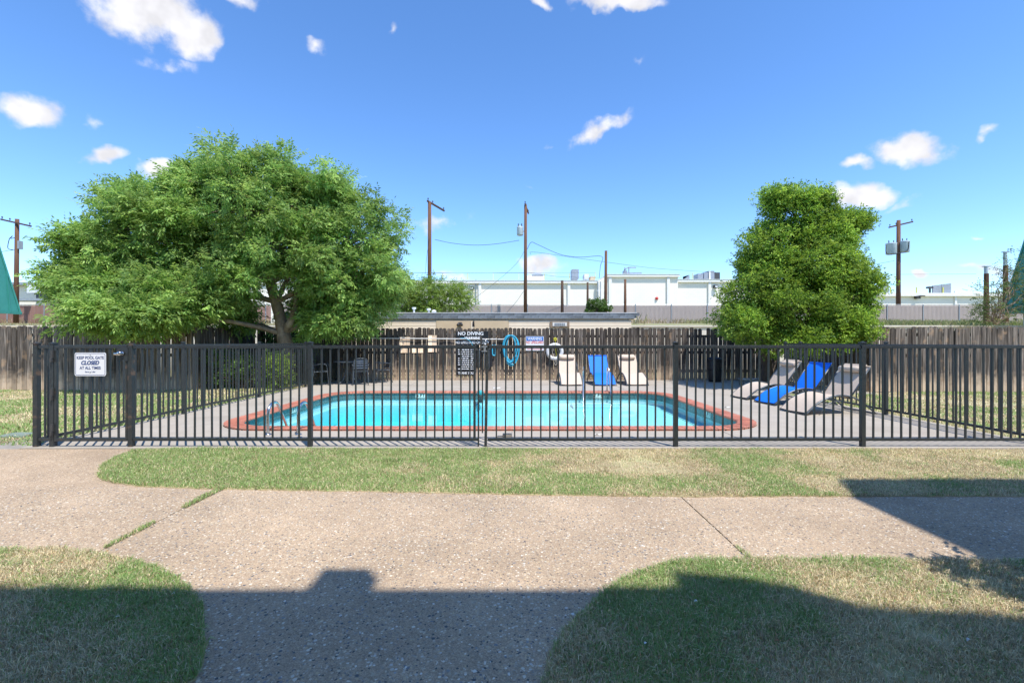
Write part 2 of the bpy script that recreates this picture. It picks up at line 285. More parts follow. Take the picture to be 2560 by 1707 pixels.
# ------------------------------------------------------------------ mesh helpers
class MB:
    def __init__(s): s.v = []; s.f = []; s.m = []
    def add(s, vs_, fs, mi=0):
        o = len(s.v); s.v += [tuple(v) for v in vs_]; s.f += [tuple(i+o for i in f) for f in fs]; s.m += [mi]*len(fs); return s
    def box(s, c, d, mi=0, rz=0, rx=0, ry=0):
        M3 = Matrix.Rotation(rz, 3, 'Z') @ Matrix.Rotation(ry, 3, 'Y') @ Matrix.Rotation(rx, 3, 'X')
        c = Vector(c); h = Vector(d)/2
        vs_ = [c + M3 @ Vector((h.x*a, h.y*b_, h.z*e)) for a in (-1,1) for b_ in (-1,1) for e in (-1,1)]
        return s.add(vs_, [(0,1,3,2),(4,6,7,5),(0,4,5,1),(2,3,7,6),(0,2,6,4),(1,5,7,3)], mi)
    def bar(s, p, q, w, h, mi=0, up=(0,0,1)):      # rectangular bar from p to q
        p = Vector(p); q = Vector(q); d = (q-p).normalized(); u = Vector(up)
        if abs(d.dot(u)) > .98: u = Vector((0,1,0))
        sx = d.cross(u).normalized()*w/2; sz = sx.cross(d).normalized()*h/2
        vs_ = [r + a*sx + b_*sz for r in (p,q) for a, b_ in ((-1,-1),(1,-1),(1,1),(-1,1))]
        return s.add(vs_, [(3,2,1,0),(4,5,6,7),(0,1,5,4),(1,2,6,5),(2,3,7,6),(3,0,4,7)], mi)
    def tube(s, pts, r, n=8, mi=0, closed=False, cap=True):
        pts = [Vector(p) for p in pts]; N = len(pts)
        rad = r if isinstance(r, (list, tuple)) else [r]*N
        o = len(s.v); prev = None
        for i, p in enumerate(pts):
            if closed: d = (pts[(i+1)%N]-pts[i-1])
            else: d = pts[min(i+1,N-1)]-pts[max(i-1,0)]
            d = d.normalized() if d.length > 1e-9 else Vector((0,0,1))
            if prev is None:
                u = Vector((0,0,1)) if abs(d.z) < .9 else Vector((0,1,0))
                a = d.cross(u).normalized()
            else:
                a = (prev - d*prev.dot(d)); a = a.normalized() if a.length > 1e-6 else d.orthogonal().normalized()
            prev = a; b_ = d.cross(a)
            for k in range(n):
                th = 2*math.pi*k/n
                s.v.append(tuple(p + (a*math.cos(th)+b_*math.sin(th))*rad[i]))
        R_ = N if closed else N-1
        for i in range(R_):
            j = (i+1) % N
            for k in range(n):
                k2 = (k+1) % n
                s.f.append((o+i*n+k, o+i*n+k2, o+j*n+k2, o+j*n+k)); s.m.append(mi)
        if cap and not closed:
            s.f.append(tuple(o+k for k in range(n-1,-1,-1))); s.m.append(mi)
            s.f.append(tuple(o+(N-1)*n+k for k in range(n))); s.m.append(mi)
        return s
    def prism(s, poly, z0, z1, mi=0):               # xy polygon (counter-clockwise) extruded in z
        n = len(poly); vs_ = [(x,y,z0) for x,y in poly]+[(x,y,z1) for x,y in poly]
        return s.add(vs_, [tuple(range(n-1,-1,-1)), tuple(range(n,2*n))]+[(i,(i+1)%n,n+(i+1)%n,n+i) for i in range(n)], mi)
    def mesh(s, name, mats, smooth=False):
        me = bpy.data.meshes.new(name); me.from_pydata(s.v, [], s.f)
        for m_ in (mats if isinstance(mats,(list,tuple)) else [mats]): me.materials.append(M[m_])
        if len(me.materials) > 1: me.polygons.foreach_set('material_index', s.m)
        if smooth: me.polygons.foreach_set('use_smooth', [True]*len(me.polygons))
        me.update(); return me

def link(name, data, parent=None, loc=(0,0,0), rot=None):
    o = bpy.data.objects.new(name, data); COL.objects.link(o)
    o.location = loc
    if rot is not None: o.rotation_euler = rot
    if parent: o.parent = parent
    return o
def tag(o, label=None, cat=None, group=None, kind=None):
    for k, v in (('label',label),('category',cat),('group',group),('kind',kind)):
        if v: o[k] = v
    return o
def thing(name, label, cat, loc=(0,0,0), rz=0, group=None):
    return tag(link(name, None, None, loc, (0,0,rz)), label, cat, group)
def part(name, mb, mats, parent, smooth=False, loc=(0,0,0), rot=None, bevel=0):
    o = link(name, mb.mesh(name, mats, smooth), parent, loc, rot)
    if bevel:
        bv = o.modifiers.new('bevel', 'BEVEL'); bv.width = bevel; bv.segments = 2; bv.limit_method = 'ANGLE'
    return o
def copy_tree(o, parent=None):
    c = o.copy(); COL.objects.link(c); c.parent = parent
    for ch in list(o.children): copy_tree(ch, c)
    return c
def struct(name, mb, mats, smooth=False): return tag(part(name, mb, mats, None, smooth), kind='structure')
def text(name, s, size, mname, parent, loc, rot=(R(90),0,0), sx=1.0, align='CENTER', shear=0, bold=0, depth=.0008):
    cu = bpy.data.curves.new('lettering', 'FONT'); cu.body = s; cu.size = size; cu.align_x = align; cu.align_y = 'CENTER'; cu.shear = shear; cu.offset = bold; cu.extrude = depth
    tmp = bpy.data.objects.new('tmp', cu); COL.objects.link(tmp)
    me = bpy.data.meshes.new_from_object(tmp); bpy.data.objects.remove(tmp); bpy.data.curves.remove(cu)
    me.materials.clear(); me.materials.append(M[mname])
    o = link(name, me, parent, loc, rot); o.scale = (sx,1,1); return o
def rrect(x0, x1, y0, y1, r, n=8):
    P = []
    for cx, cy, a0 in ((x1-r,y0+r,-90),(x1-r,y1-r,0),(x0+r,y1-r,90),(x0+r,y0+r,180)):
        for k in range(n+1):
            a = R(a0+90*k/n); P.append((cx+r*math.cos(a), cy+r*math.sin(a)))
    return P
def bake(mb, loc):            # move builder coordinates into the frame of an empty at loc
    mb.v = [(x-loc[0], y-loc[1], z-loc[2]) for x,y,z in mb.v]; return mb

# lattice noise for scattering
_lat = rng.random((64,64))
def vnoise(x, y, sc):
    x = np.asarray(x)*sc; y = np.asarray(y)*sc
    xi = np.floor(x).astype(int); yi = np.floor(y).astype(int); fx = x-xi; fy = y-yi
    fx = fx*fx*(3-2*fx); fy = fy*fy*(3-2*fy)
    g = lambda a, b_: _lat[a%64, b_%64]
    return (g(xi,yi)*(1-fx)+g(xi+1,yi)*fx)*(1-fy)+(g(xi,yi+1)*(1-fx)+g(xi+1,yi+1)*fx)*fy
def fbm(x, y, sc): return vnoise(x,y,sc)*.55+vnoise(x+17,y+5,sc*2.3)*.3+vnoise(x+3,y+31,sc*5.1)*.15
def inpoly(x, y, poly):
    c = np.zeros(len(x), bool); n = len(poly)
    for i in range(n):
        x1,y1 = poly[i]; x2,y2 = poly[(i+1)%n]
        if y1 == y2: continue
        k = ((y1 > y) != (y2 > y)) & (x < (x2-x1)*(y-y1)/(y2-y1)+x1); c ^= k
    return c
def raw_mesh(name, V, Fq, tint, mname, nv=4):   # V (n,3), faces (m,nv), tint per face
    me = bpy.data.meshes.new(name); me.vertices.add(len(V)); me.vertices.foreach_set('co', V.astype(np.float32).ravel())
    nf = len(Fq); me.loops.add(nf*nv); me.loops.foreach_set('vertex_index', Fq.astype(np.int32).ravel())
    me.polygons.add(nf); me.polygons.foreach_set('loop_start', np.arange(0,nf*nv,nv,dtype=np.int32))
    try: me.polygons.foreach_set('loop_total', np.full(nf,nv,dtype=np.int32))
    except Exception: pass
    me.update(calc_edges=True)
    a = me.attributes.new('tint', 'FLOAT_COLOR', 'FACE'); c = np.ones((nf,4),np.float32); c[:,:3] = tint; a.data.foreach_set('color', c.ravel())
    me.materials.append(M[mname]); return me


# ================================================================== THE SETTING
# ------------------------------------------------------------------ ground sheets
DX0, DX1, DY0, DY1 = -6.32, 7.12, 5.84, 17.0          # deck rectangle
PX0, PX1, PY0, PY1, PR = -4.60, 3.88, 7.22, 12.10, .72  # pool, inner edge of the coping
g = MB(); B = 900; z = -.022
for x0,x1,y0,y1 in ((-B,DX0+.02,-B,22),(DX1-.02,B,-B,22),(DX0+.02,DX1-.02,-B,DY0+.02),(DX0+.02,DX1-.02,DY1-.02,22)):
    g.add([(x0,y0,z),(x1,y0,z),(x1,y1,z),(x0,y1,z)], [(0,1,2,3)])
struct('ground', g, 'ground')
# higher ground behind the retaining wall, out to the horizon
g = MB(); xs = (-900,-120,-60,-30,0,30,60,120,900); prof = ((22.0,2.02),(27,2.25),(32,2.62),(37.5,2.86),(60,3.0),(900,3.2))
n = len(xs)
g.add([(x,y,zz_) for y,zz_ in prof for x in xs], [(j*n+i,j*n+i+1,(j+1)*n+i+1,(j+1)*n+i) for j in range(len(prof)-1) for i in range(n-1)])
struct('terrain', g, 'berm', True)
w = MB(); w.box((0,21.88,1.02), (120,.24,2.1))
for k in range(-14,15): w.box((k*4.0,21.755,1.0), (.06,.03,2.0))
w.box((0,21.86,2.10), (120,.34,.07))
tag(part('retaining_wall', w, 'concrete_white', None), 'pale concrete retaining wall behind the wooden fence', 'wall')

# pool deck with the pool cut out
outer = [(DX0,DY0),(DX1,DY0),(DX1,11.85),(9.6,11.85),(9.6,DY1),(DX0,DY1)]
hole = rrect(PX0-.26, PX1+.26, PY0-.26, PY1+.26, PR+.26, 10)
bm = bmesh.new()
vo = [bm.verts.new((x,y,0)) for x,y in outer]; vh = [bm.verts.new((x,y,0)) for x,y in hole]
eds = [bm.edges.new((vo[i],vo[(i+1)%len(vo)])) for i in range(len(vo))]+[bm.edges.new((vh[i],vh[(i+1)%len(vh)])) for i in range(len(vh))]
bmesh.ops.triangle_fill(bm, edges=eds, use_beauty=True)
for f in bm.faces:
    if f.normal.z < 0: f.normal_flip()
for i in range(len(vo)):
    a, b_ = vo[i], vo[(i+1)%len(vo)]
    lo = [bm.verts.new((v.co.x,v.co.y,-.11)) for v in (a,b_)]
    bm.faces.new((lo[0],lo[1],b_,a))
me = bpy.data.meshes.new('pool_deck'); bm.to_mesh(me); bm.free(); me.materials.append(M['deck'])
deck = tag(link('pool_deck', me), kind='structure')
# saw-cut joints of the deck: thin recessed-looking filler strips
jm = MB()
for x in (-3.2,.0,3.2): jm.box((x,14.9,.002),(.012,4.15,.004)); jm.box((x,6.38,.002),(.012,1.05,.004))
for y in (14.4,): jm.box((0,y,.0022),(12.3,.012,.004))
part('joint_filler', jm, 'deck_edge', deck)

# path of exposed-aggregate slabs
path = tag(link('path', None), kind='structure')
PZ = -.010
for x0,x1,y1 in ((-19,-11.1,6.55),(-11.1,-6.9,6.55),(-6.9,-2.71,5.828),(-2.71,1.50,5.828),(1.50,5.70,5.828),(5.70,9.9,5.828),(9.9,14,5.828)):
    s = MB(); s.box(((x0+x1)/2,(y1-8)/2,PZ-.05),(x1-x0-.012,y1+8,.10))
    part('slab', s, 'aggregate', path)
s = MB(); s.box((-12.62,6.19,PZ-.051),(12.7,.70,.10)); part('slab', s, 'deck_edge', path).location.z = -.001

# lawns on top of the path
def smooth(P, it=2):
    for _ in range(it):
        Q = []
        for i in range(len(P)):
            a, b_ = P[i], P[(i+1)%len(P)]
            if (Vector(a)-Vector(b_)).length > 3: Q += [a, b_] if not Q or Q[-1] != a else [b_]
            else: Q += [(a[0]*.75+b_[0]*.25,a[1]*.75+b_[1]*.25),(a[0]*.25+b_[0]*.75,a[1]*.25+b_[1]*.75)]
        P = Q
    return P
gp = lambda px,py: tuple(gnd(px,py)[:2])
strip = [gp(352,1121),gp(300,1135),gp(255,1160),gp(240,1185),gp(262,1203),gp(350,1214),gp(560,1221),gp(900,1226),gp(1600,1240),gp(2130,1238),(7.5,4.03),(9.5,4.03),(9.5,5.80),(6,5.80),(3,5.80),(0,5.80),(-3,5.80)]
lawn_r = [gp(1338,1720),gp(1368,1645),gp(1410,1570),gp(1480,1500),gp(1560,1440),gp(1640,1408),gp(1750,1396),gp(2000,1397),gp(2560,1400),(6,2.85),(6,-3),(.1,-3),(.07,.9)]
lawn_l = [gp(-900,1372),gp(0,1373),gp(150,1368),gp(260,1385),gp(370,1405),gp(440,1440),gp(490,1480),gp(514,1530),gp(520,1600),gp(505,1660),gp(478,1712),(-1.7,1.1),(-1.9,-3),(-9,-3)]
def ccw(P):
    A = sum(P[i][0]*P[(i+1)%len(P)][1]-P[(i+1)%len(P)][0]*P[i][1] for i in range(len(P)))
    return P if A > 0 else P[::-1]
lawns = {}
for nm, P in (('lawn',strip),('lawn',lawn_r),('lawn',lawn_l)):
    P = ccw(smooth(P)); Q = []
    for i in range(len(P)):                # ragged mown edge
        a, b_ = P[i], P[(i+1)%len(P)]; k_ = max(1,int(math.dist(a,b_)/.05)) if math.dist(a,b_) < 6 else 1
        Q += [(a[0]+(b_[0]-a[0])*t_/k_+random.uniform(-.012,.012), a[1]+(b_[1]-a[1])*t_/k_+random.uniform(-.012,.012)) for t_ in range(k_)]
    P = Q; s = MB(); s.prism(P, -.05, -.004)
    o = struct(nm, s, 'soil'); lawns[len(lawns)] = (P, o)

# ------------------------------------------------------------------ grass blades
G1 = np.array((.205,.330,.090)); G2 = np.array((.315,.440,.160)); ST = np.array((.70,.61,.39)); BR = np.array((.48,.36,.22))
def blades(name, P, dens, ln, wd, bias, parent, lim=None, zb=-.004, label=None, sc=1.6):
    xs = [p[0] for p in P]; ys = [p[1] for p in P]
    x0,x1,y0,y1 = (min(xs),max(xs),min(ys),max(ys)) if lim is None else lim
    N = int((x1-x0)*(y1-y0)*dens); x = rng.uniform(x0,x1,N); y = rng.uniform(y0,y1,N)
    k = inpoly(x,y,P); pt = fbm(x,y,sc)
    if P is Ps: pt = pt*.8+.10+np.clip((x-.6)*.10,-.22,.10)+np.where((x>.2)&(y>4.75),.08,-.02)*np.clip(x,-1,1)   # the strip dries out towards the right
    k &= rng.random(N) < np.clip(1.5-1.45*np.clip((pt+bias-.48)*2.6,0,1), .16, 1)   # thin where it is dry
    x = x[k]; y = y[k]; pt = pt[k]; N = len(x)
    a = rng.uniform(0,2*np.pi,N); h = ln*rng.uniform(.45,1.25,N)*(1.15-.5*np.clip(pt+bias-.2,0,1))*(.45+1.1*fbm(x+9,y+4,6)); lean = rng.uniform(.25,1.25,N)
    w_ = wd*rng.uniform(.6,1.3,N); dx = np.cos(a); dy = np.sin(a); ta = rng.uniform(0,2*np.pi,N); tx = np.cos(ta)*w_/2; ty = np.sin(ta)*w_/2
    V = np.empty((N,6,3)); zz_ = np.full(N, zb); tv = np.stack((tx,ty,0*tx),1)
    b0 = np.stack((x,y,zz_),1); mxp = np.stack((x+dx*h*lean*.35, y+dy*h*lean*.35, zz_+h*.62),1); tip = np.stack((x+dx*h*lean, y+dy*h*lean, zz_+h*np.clip(1.05-.55*lean,.25,1)),1)
    V[:,0] = b0-tv; V[:,1] = b0+tv; V[:,2] = mxp+tv*.85; V[:,3] = mxp-tv*.85; V[:,4] = tip+tv*.25; V[:,5] = tip-tv*.25
    dry = np.clip((pt+bias-.44)*5.5,0,1)
    isdry = rng.random(N) < (.17+.68*dry); u = rng.random(N)[:,None]
    c = np.where(isdry[:,None], ST*(.55+.75*u) , G1*(1-u)+G2*u)
    br = rng.random(N) < .10+.12*dry; c = np.where(br[:,None], BR*(.6+.7*u), c)
    o6 = np.arange(N)[:,None]*6; Fq = np.concatenate((o6+np.array((0,1,2,3)), o6+np.array((3,2,4,5))),0); c = np.concatenate((c,c),0)
    me = raw_mesh(name, V.reshape(-1,3), Fq, c, 'grass')
    return tag(link(name, me, parent), label, kind='stuff')
Ps, os_ = lawns[0]; Pr, or_ = lawns[1]; Pl, ol = lawns[2]
blades('grass', Ps, 12500, .036, .0042, -.045, os_, (-4.9,6.9,4.0,5.82))
blades('grass', Pr, 27000, .038, .0034, .03, or_, (-.1,4.2,1.55,2.92), sc=1.15)
blades('grass', Pl, 27000, .038, .0034, .0, ol, (-4.2,-1.2,1.55,3.1), sc=1.15)
# grassy joint between two slabs and tufts in the other one
jp = [(-2.722,3.02),(-2.692,3.02),(-2.690,3.45),(-2.722,3.45)]; blades('grass', jp, 30000, .028, .004, -.3, path)
jp = [(-2.725,3.75),(-2.69,3.75),(-2.675,4.3),(-2.745,4.3)]; blades('grass', jp, 30000, .028, .004, -.3, path)
jp = [(1.485,2.86),(1.525,2.86),(1.515,3.05),(1.492,3.05)]; blades('grass', jp, 20000, .025, .004, -.1, path)
# bright weed in the strip
for wx, wy, wr in ((gnd(988,1153).x,gnd(988,1153).y,.09),):
    Pq = [(wx+wr*math.cos(k),wy+wr*.6*math.sin(k)) for k in np.linspace(0,6.28,12)[:-1]]
    blades('weed_tuft', Pq, 16000, .05, .007, -.5, os_ if wy > 3 else or_)
# side lawns behind the railings
gl_ = MB()
back_l = [(-15.5,6.75),(-6.36,6.0),(-6.36,16.0),(-9.0,16.0),(-9.0,12.85),(-15.5,12.85)]
back_r = [(7.16,5.9),(15,5.9),(15,12.4),(9.6,12.4),(9.6,11.9),(7.16,11.9)]
gobj = bpy.data.objects['ground']
blades('grass', ccw(back_l), 1300, .05, .012, .02, gobj, zb=-.022, sc=.9)
blades('grass', ccw(back_r), 1300, .05, .012, .04, gobj, zb=-.022, sc=.9)

# ------------------------------------------------------------------ loose pebbles standing proud of the worn concrete
def pebbles(N, lim, s0, s1):
    x = rng.uniform(lim[0],lim[1],N); y = lim[2]+(lim[3]-lim[2])*rng.random(N)**1.5
    k = np.ones(N,bool)
    for P, _ in lawns.values(): k &= ~inpoly(x,y,P)
    k &= rng.random(N) < .35+1.1*np.clip(fbm(x,y,1.3)-.25,0,.7); x = x[k]; y = y[k]; N = len(x)
    r = s0+(s1-s0)*rng.random(N)**1.6; asp = rng.uniform(.55,1,N); a0 = rng.uniform(0,6.28,N)
    V = np.empty((N,7,3)); zz_ = np.full(N,PZ-.0008)
    for q in range(6):
        th = q*np.pi/3; jx = rng.uniform(.8,1.15,N); ex = np.cos(th)*r*jx; ey = np.sin(th)*r*asp*jx
        V[:,q] = np.stack((x+ex*np.cos(a0)-ey*np.sin(a0), y+ex*np.sin(a0)+ey*np.cos(a0), zz_),1)
    V[:,6] = np.stack((x,y,zz_+r*.42),1)
    base = np.arange(N)[:,None]*7
    Fq = np.concatenate([np.concatenate((base+q,base+(q+1)%6,base+6),1) for q in range(6)],0)
    pal = np.array([(.19,.185,.19),(.10,.095,.10),(.40,.33,.25),(.52,.43,.30),(.36,.29,.21),(.60,.54,.43),(.66,.61,.53),(.46,.32,.20),(.30,.29,.27)])
    c = pal[rng.choice(len(pal),N,p=(.09,.06,.23,.18,.21,.10,.04,.06,.03))]*rng.uniform(.75,1.15,(N,1)); c = np.tile(c,(6,1))
    me = raw_mesh('pebbles', V.reshape(-1,3), Fq, c, 'pebble', 3); me.polygons.foreach_set('use_smooth',[True]*len(me.polygons))
    return tag(link('pebbles', me, path), kind='stuff')
pebbles(125000, (-4.6,5.0,1.6,4.3), .0036, .0118)

# ------------------------------------------------------------------ pool
pool = thing('swimming_pool', 'rectangular swimming pool with turquoise water and red brick coping', 'pool', (-.36,9.66,0))
PL = pool.location
bas = MB(); nseg = 10
def ring(inset, zf):
    P = rrect(PX0+inset, PX1-inset, PY0+inset, PY1-inset, max(PR-inset,.15), nseg); Q = []
    for a, b_ in zip(P, P[1:]+P[:1]):
        k_ = 30 if math.dist(a,b_) > 1.5 else 1
        Q += [(a[0]+(b_[0]-a[0])*i/k_, a[1]+(b_[1]-a[1])*i/k_) for i in range(k_)]
    P = Q
    return [(x,y,zf(x) if callable(zf) else zf) for x,y in P]
def flo(x): 
    t_ = min(1,max(0,(-.2-x)/1.1)); t_ = t_*t_*(3-2*t_)
    return -.335-.40*t_
rings = [ring(-.02,-.0), ring(-.02,-.165), ring(-.012,-.166), ring(0,-.30), ring(.11,-.315), ring(.16,lambda x: flo(x))]
n = len(rings[0]); V = [p for r_ in rings for p in r_]; Fs = [((j)*n+(i+1)%n, j*n+i, (j+1)*n+i, (j+1)*n+(i+1)%n) for j in range(len(rings)-1) for i in range(n)]
bas.add(V, Fs)
ys0 = PY0+.16; ys1 = PY1-.16
xsf = [PX0+.16+.02]+[PX0+.35+k*.25 for k in range(32)]+[PX1-.18]
fv = []; 
for x in xsf: fv += [(x,ys0-.02,flo(x)-.002),(x,ys1+.02,flo(x)-.002)]
bas.add(fv, [(2*i,2*i+2,2*i+3,2*i+1) for i in range(len(xsf)-1)])
part('basin', bake(bas,PL), 'plaster', pool)
# shallow entry steps seen through the water at the right
st = MB(); st.box((2.2,11.86,-.33),(1.3,.3,.16)); st.box((2.2,11.6,-.36),(1.3,.3,.16)); part('step', bake(st,PL), 'plaster', pool)
# water body: its top is the water surface, the rest of the box lies hidden in the ground
wtr = MB(); wz = -.124; m_ = .10; wtr.box(((PX0+PX1)/2,(PY0+PY1)/2,(wz-1.4)/2),(PX1-PX0+2*m_,PY1-PY0+2*m_,1.4+wz))
wo_ = part('water', bake(wtr,PL), 'water', pool)
# waterline tiles and coping bricks around the outline
def walk(P, step):
    P = [Vector((*p,0)) for p in P]; P.append(P[0]); Ls = [0]
    for a,b_ in zip(P,P[1:]): Ls.append(Ls[-1]+(b_-a).length)
    T = Ls[-1]; N = round(T/step); res = []
    for k in range(N):
        d = T*(k+.5)/N; i = max(j for j in range(len(Ls)) if Ls[j] <= d); i = min(i,len(P)-2)
        u = (P[i+1]-P[i]); tt = (d-Ls[i])/u.length; res.append((P[i]+u*tt, u.normalized(), T/N))
    return res
gr = MB(); rg = [ring(-.014,-.018), ring(-.014,-.172)]
n = len(rg[0]); gr.add(rg[0]+rg[1], [((i+1)%n,i,n+i,n+(i+1)%n) for i in range(n)]); part('grout', bake(gr,PL), 'grout', pool)
tiles = walk(rrect(PX0,PX1,PY0,PY1,PR,24), .152); tl = tiles[0][2]
tm = MB(); tm.box((0,0,0),(tl-.006,.012,.146)); tme = tm.mesh('tile','pool_tile')
for p, u, _ in tiles:
    link('tile', tme, pool, (p.x-PL.x,p.y-PL.y,-.094), (0,0,math.atan2(u.y,u.x)))
cop = walk(rrect(PX0-.13,PX1+.13,PY0-.13,PY1+.13,PR+.13,24), .101); bw_ = cop[0][2]
def brick_mesh(wf):       # rounded nose towards the water, length .31, top at .032
    b_ = MB(); w1 = (bw_-.008)/2; w0 = w1*wf
    prof = [(-.125,-.03),(-.125,.030),(.12,.032),(.155,.024),(.168,.005),(.160,-.016),(.14,-.022)]  # y (+ = water side), z
    L_ = []; 
    for y_,z_ in prof:
        ww = w1+(w0-w1)*((y_+.125)/.293); L_.append((ww,y_,z_))
    nn_ = len(prof)
    b_.add([(-a,y_,z_) for a,y_,z_ in L_]+[(a,y_,z_) for a,y_,z_ in L_], [tuple(range(nn_)), tuple(range(2*nn_-1,nn_-1,-1))]+[(i,nn_+i,nn_+(i+1)%nn_,(i+1)%nn_) for i in range(nn_)])
    return b_.mesh('brick','brick_coping')
bs = brick_mesh(1.0); bc = brick_mesh(.74)
for p, u, _ in cop:
    corner = (p.x < PX0+PR or p.x > PX1-PR) and (p.y < PY0+PR or p.y > PY1-PR)
    link('brick', bc if corner else bs, pool, (p.x-PL.x,p.y-PL.y,random.uniform(-.002,.002)), (0,0,math.atan2(u.y,u.x)+random.uniform(-.012,.012)))
mo = MB(); o1 = rrect(PX0-.262,PX1+.262,PY0-.262,PY1+.262,PR+.262,12); o2 = rrect(PX0-.004,PX1+.004,PY0-.004,PY1+.004,PR,12); nn_ = len(o1)
mo.add([(x,y,.024) for x,y in o1]+[(x,y,.024) for x,y in o2], [(i,(i+1)%nn_,nn_+(i+1)%nn_,nn_+i) for i in range(nn_)])
part('mortar_bed', bake(mo,PL), 'mortar', pool)
# depth markers
def marker(txt, x, y, rz, w_=.27, h_=.125):
    e_ = link('depth_marker', None, pool, (x-PL.x,y-PL.y,-.064), (0,0,rz))
    q = MB(); q.box((0,0,0),(w_,.008,h_)); part('plate', q, 'marker', e_)
    text('lettering', txt, .125, 'black', e_, (0,-.006,0), sx=1.0, bold=.002)
marker('6 FT', at(1052,987,12.1).x, PY1-.012, 0); marker('2 FT', at(1495,987,12.1).x, PY1-.012, 0)
marker('8 FT', PX0+.012, 9.55, R(90)); marker('2 FT', PX1-.012, 9.0, R(-90))

# ------------------------------------------------------------------ wooden picket fences
def picket(name, h, w_=.131, t_=.018, ear=.035):
    b_ = MB(); hw = w_/2
    pr = [(-hw,0),(hw,0),(hw,h-ear),(hw-ear,h),(-hw+ear,h),(-hw,h-ear)]; k = len(pr)
    b_.add([(x,-t_/2,z_) for x,z_ in pr]+[(x,t_/2,z_) for x,z_ in pr], [tuple(range(k)), tuple(range(2*k-1,k-1,-1))]+[(i,k+i,k+(i+1)%k,(i+1)%k) for i in range(k)])
    return b_
def wood_fence(label, pts, h, wm, step=.1455, skip=()):
    p0 = Vector((*pts[0],0)); f = thing('wooden_fence', label, 'fence', p0)
    meshes = [picket('picket', h+d).mesh('picket', wm) for d in (0,-.012,.014,-.03)]
    for a, b_ in zip(pts, pts[1:]):
        a = Vector((*a,0)); b_ = Vector((*b_,0)); d = b_-a; Ln = d.length; u = d.normalized(); ang = math.atan2(u.y,u.x); nrm = Vector((-u.y,u.x,0))
        N = int(Ln/step)
        for k in range(N):
            p = a+u*(k+.5)*step
            if any(abs(p.x-s_) < step*.5 and p.y > 15 for s_ in skip): continue
            link('picket', random.choice(meshes), f, p-p0+nrm*random.uniform(-.004,.004)+Vector((0,0,random.uniform(-.01,.006))), (random.uniform(-.006,.006),random.uniform(-.008,.008),ang))
        for z_ in (.32,.98,1.55):
            r_ = MB(); r_.bar(a+nrm*.032-p0+Vector((0,0,z_)), b_+nrm*.032-p0+Vector((0,0,z_)), .04, .09); part('rail', r_, wm, f)
        k = 0.0
        while k < Ln:
            q = MB(); q.box(a+u*k+nrm*.10-p0+Vector((0,0,(h-.1)/2)), (.09,.09,h-.1), rz=ang); part('post', q, wm, f); k += 2.44
    return f
WY = 16.1
wood_fence('dark weathered wooden picket fence along the back of the pool deck', [(-9.0,WY),(9.6,WY)], 1.845, 'wood_fence', skip=(at(1760,820,WY).x,))
wood_fence('grey wooden picket fence behind the lawn beyond the gate', [(-16.5,12.9),(-9.0,12.9),(-9.0,16.02)], 1.80, 'wood_fence_pale')
wood_fence('brown wooden picket fence behind the lawn at the right of the loungers', [(9.72,16.02),(9.72,12.4),(16.3,12.4)], 1.765, 'wood_fence_pale')
# broken picket stump and pale mending boards on the back fence
fz_ = bpy.data.objects['wooden_fence']
def onfence(px, py, dy=0): p = at(px,py,WY-.02-dy); return p
s = MB(); s.box((0,0,.78),(.13,.018,1.56)); pz = at(1760,880,WY); part('picket', s, 'wood_fence', fz_, loc=(pz.x-fz_.location.x,0,0))
for px0,px1,py0,py1 in ((998,1025,842,882),(1030,1058,866,882),(1070,1092,838,880)):
    a = onfence(px0,py0); b_ = onfence(px1,py1); q = MB(); nb = max(1,round((b_.x-a.x)/.14)); wd_ = (b_.x-a.x)/nb
    for i in range(nb):
        q = MB(); q.box((0,0,0),(wd_-.008,.014,a.z-b_.z)); part('mending_board', q, 'wood_patch', fz_, loc=(a.x+wd_*(i+.5)-fz_.location.x,-.022,(a.z+b_.z)/2))

# ------------------------------------------------------------------ iron railings
ZT, ZB, PKS = 1.296, .092, .0019
pk_mesh = MB().box((0,0,0),(.0185,.0185,ZT-ZB-.036)).mesh('picket','iron')
def post(fence, p, mname='iron', h=1.345, w_=.052, cap=True, base=True):
    q = MB(); q.box((0,0,h/2),(w_,w_,h))
    o = part('post', q, mname, fence, loc=p)
    if cap:
        c = MB(); hw = w_/2+.008; c.box((0,0,h+.006),(2*hw,2*hw,.014)); c.add([(-hw*.8,-hw*.8,h+.012),(hw*.8,-hw*.8,h+.012),(hw*.8,hw*.8,h+.012),(-hw*.8,hw*.8,h+.012),(0,0,h+.024)],[(0,1,4),(1,2,4),(2,3,4),(3,0,4)])
        part('cap', c, mname, o)
    return o
def run(fence, a, b_, pickets=True, n_=None, phase=.5):
    a = Vector(a); b_ = Vector(b_); d = b_-a; u = d.normalized(); ang = math.atan2(u.y,u.x); mid = (a+b_)/2
    for z_ in (ZT,ZB):
        r_ = MB(); r_.box((0,0,0),(d.length,.034,.040 if z_ > 1 else .036)); part('rail', r_, 'iron', fence, loc=(mid.x,mid.y,z_), rot=(0,0,ang), bevel=.003)
    n_ = n_ or round(d.length/.1165)-1
    for k in range(n_):
        p = a+d*(k+1)/(n_+1); jx = random.uniform(-.005,.005)
        link('picket', pk_mesh, fence, (p.x+u.x*jx,p.y+u.y*jx,(ZT+ZB)/2-.002), (0,random.uniform(-.006,.006)*u.x,ang))
FY = 5.93; fo = Vector((-6.19,FY,0)); L_ = lambda x: (x-fo.x,0,0)
fr_ = thing('iron_fence', 'long black iron railing along the front of the pool deck', 'fence', fo)
for x in (-6.19,-5.975): post(fr_, L_(x), 'iron_worn' if x < -6.1 else 'iron', w_=.056, h=1.335)
post(fr_, L_(-4.958), 'iron_worn', h=1.345, w_=.056, cap=False)
for x in (-2.628,2.13,4.565,7.0): post(fr_, L_(x))
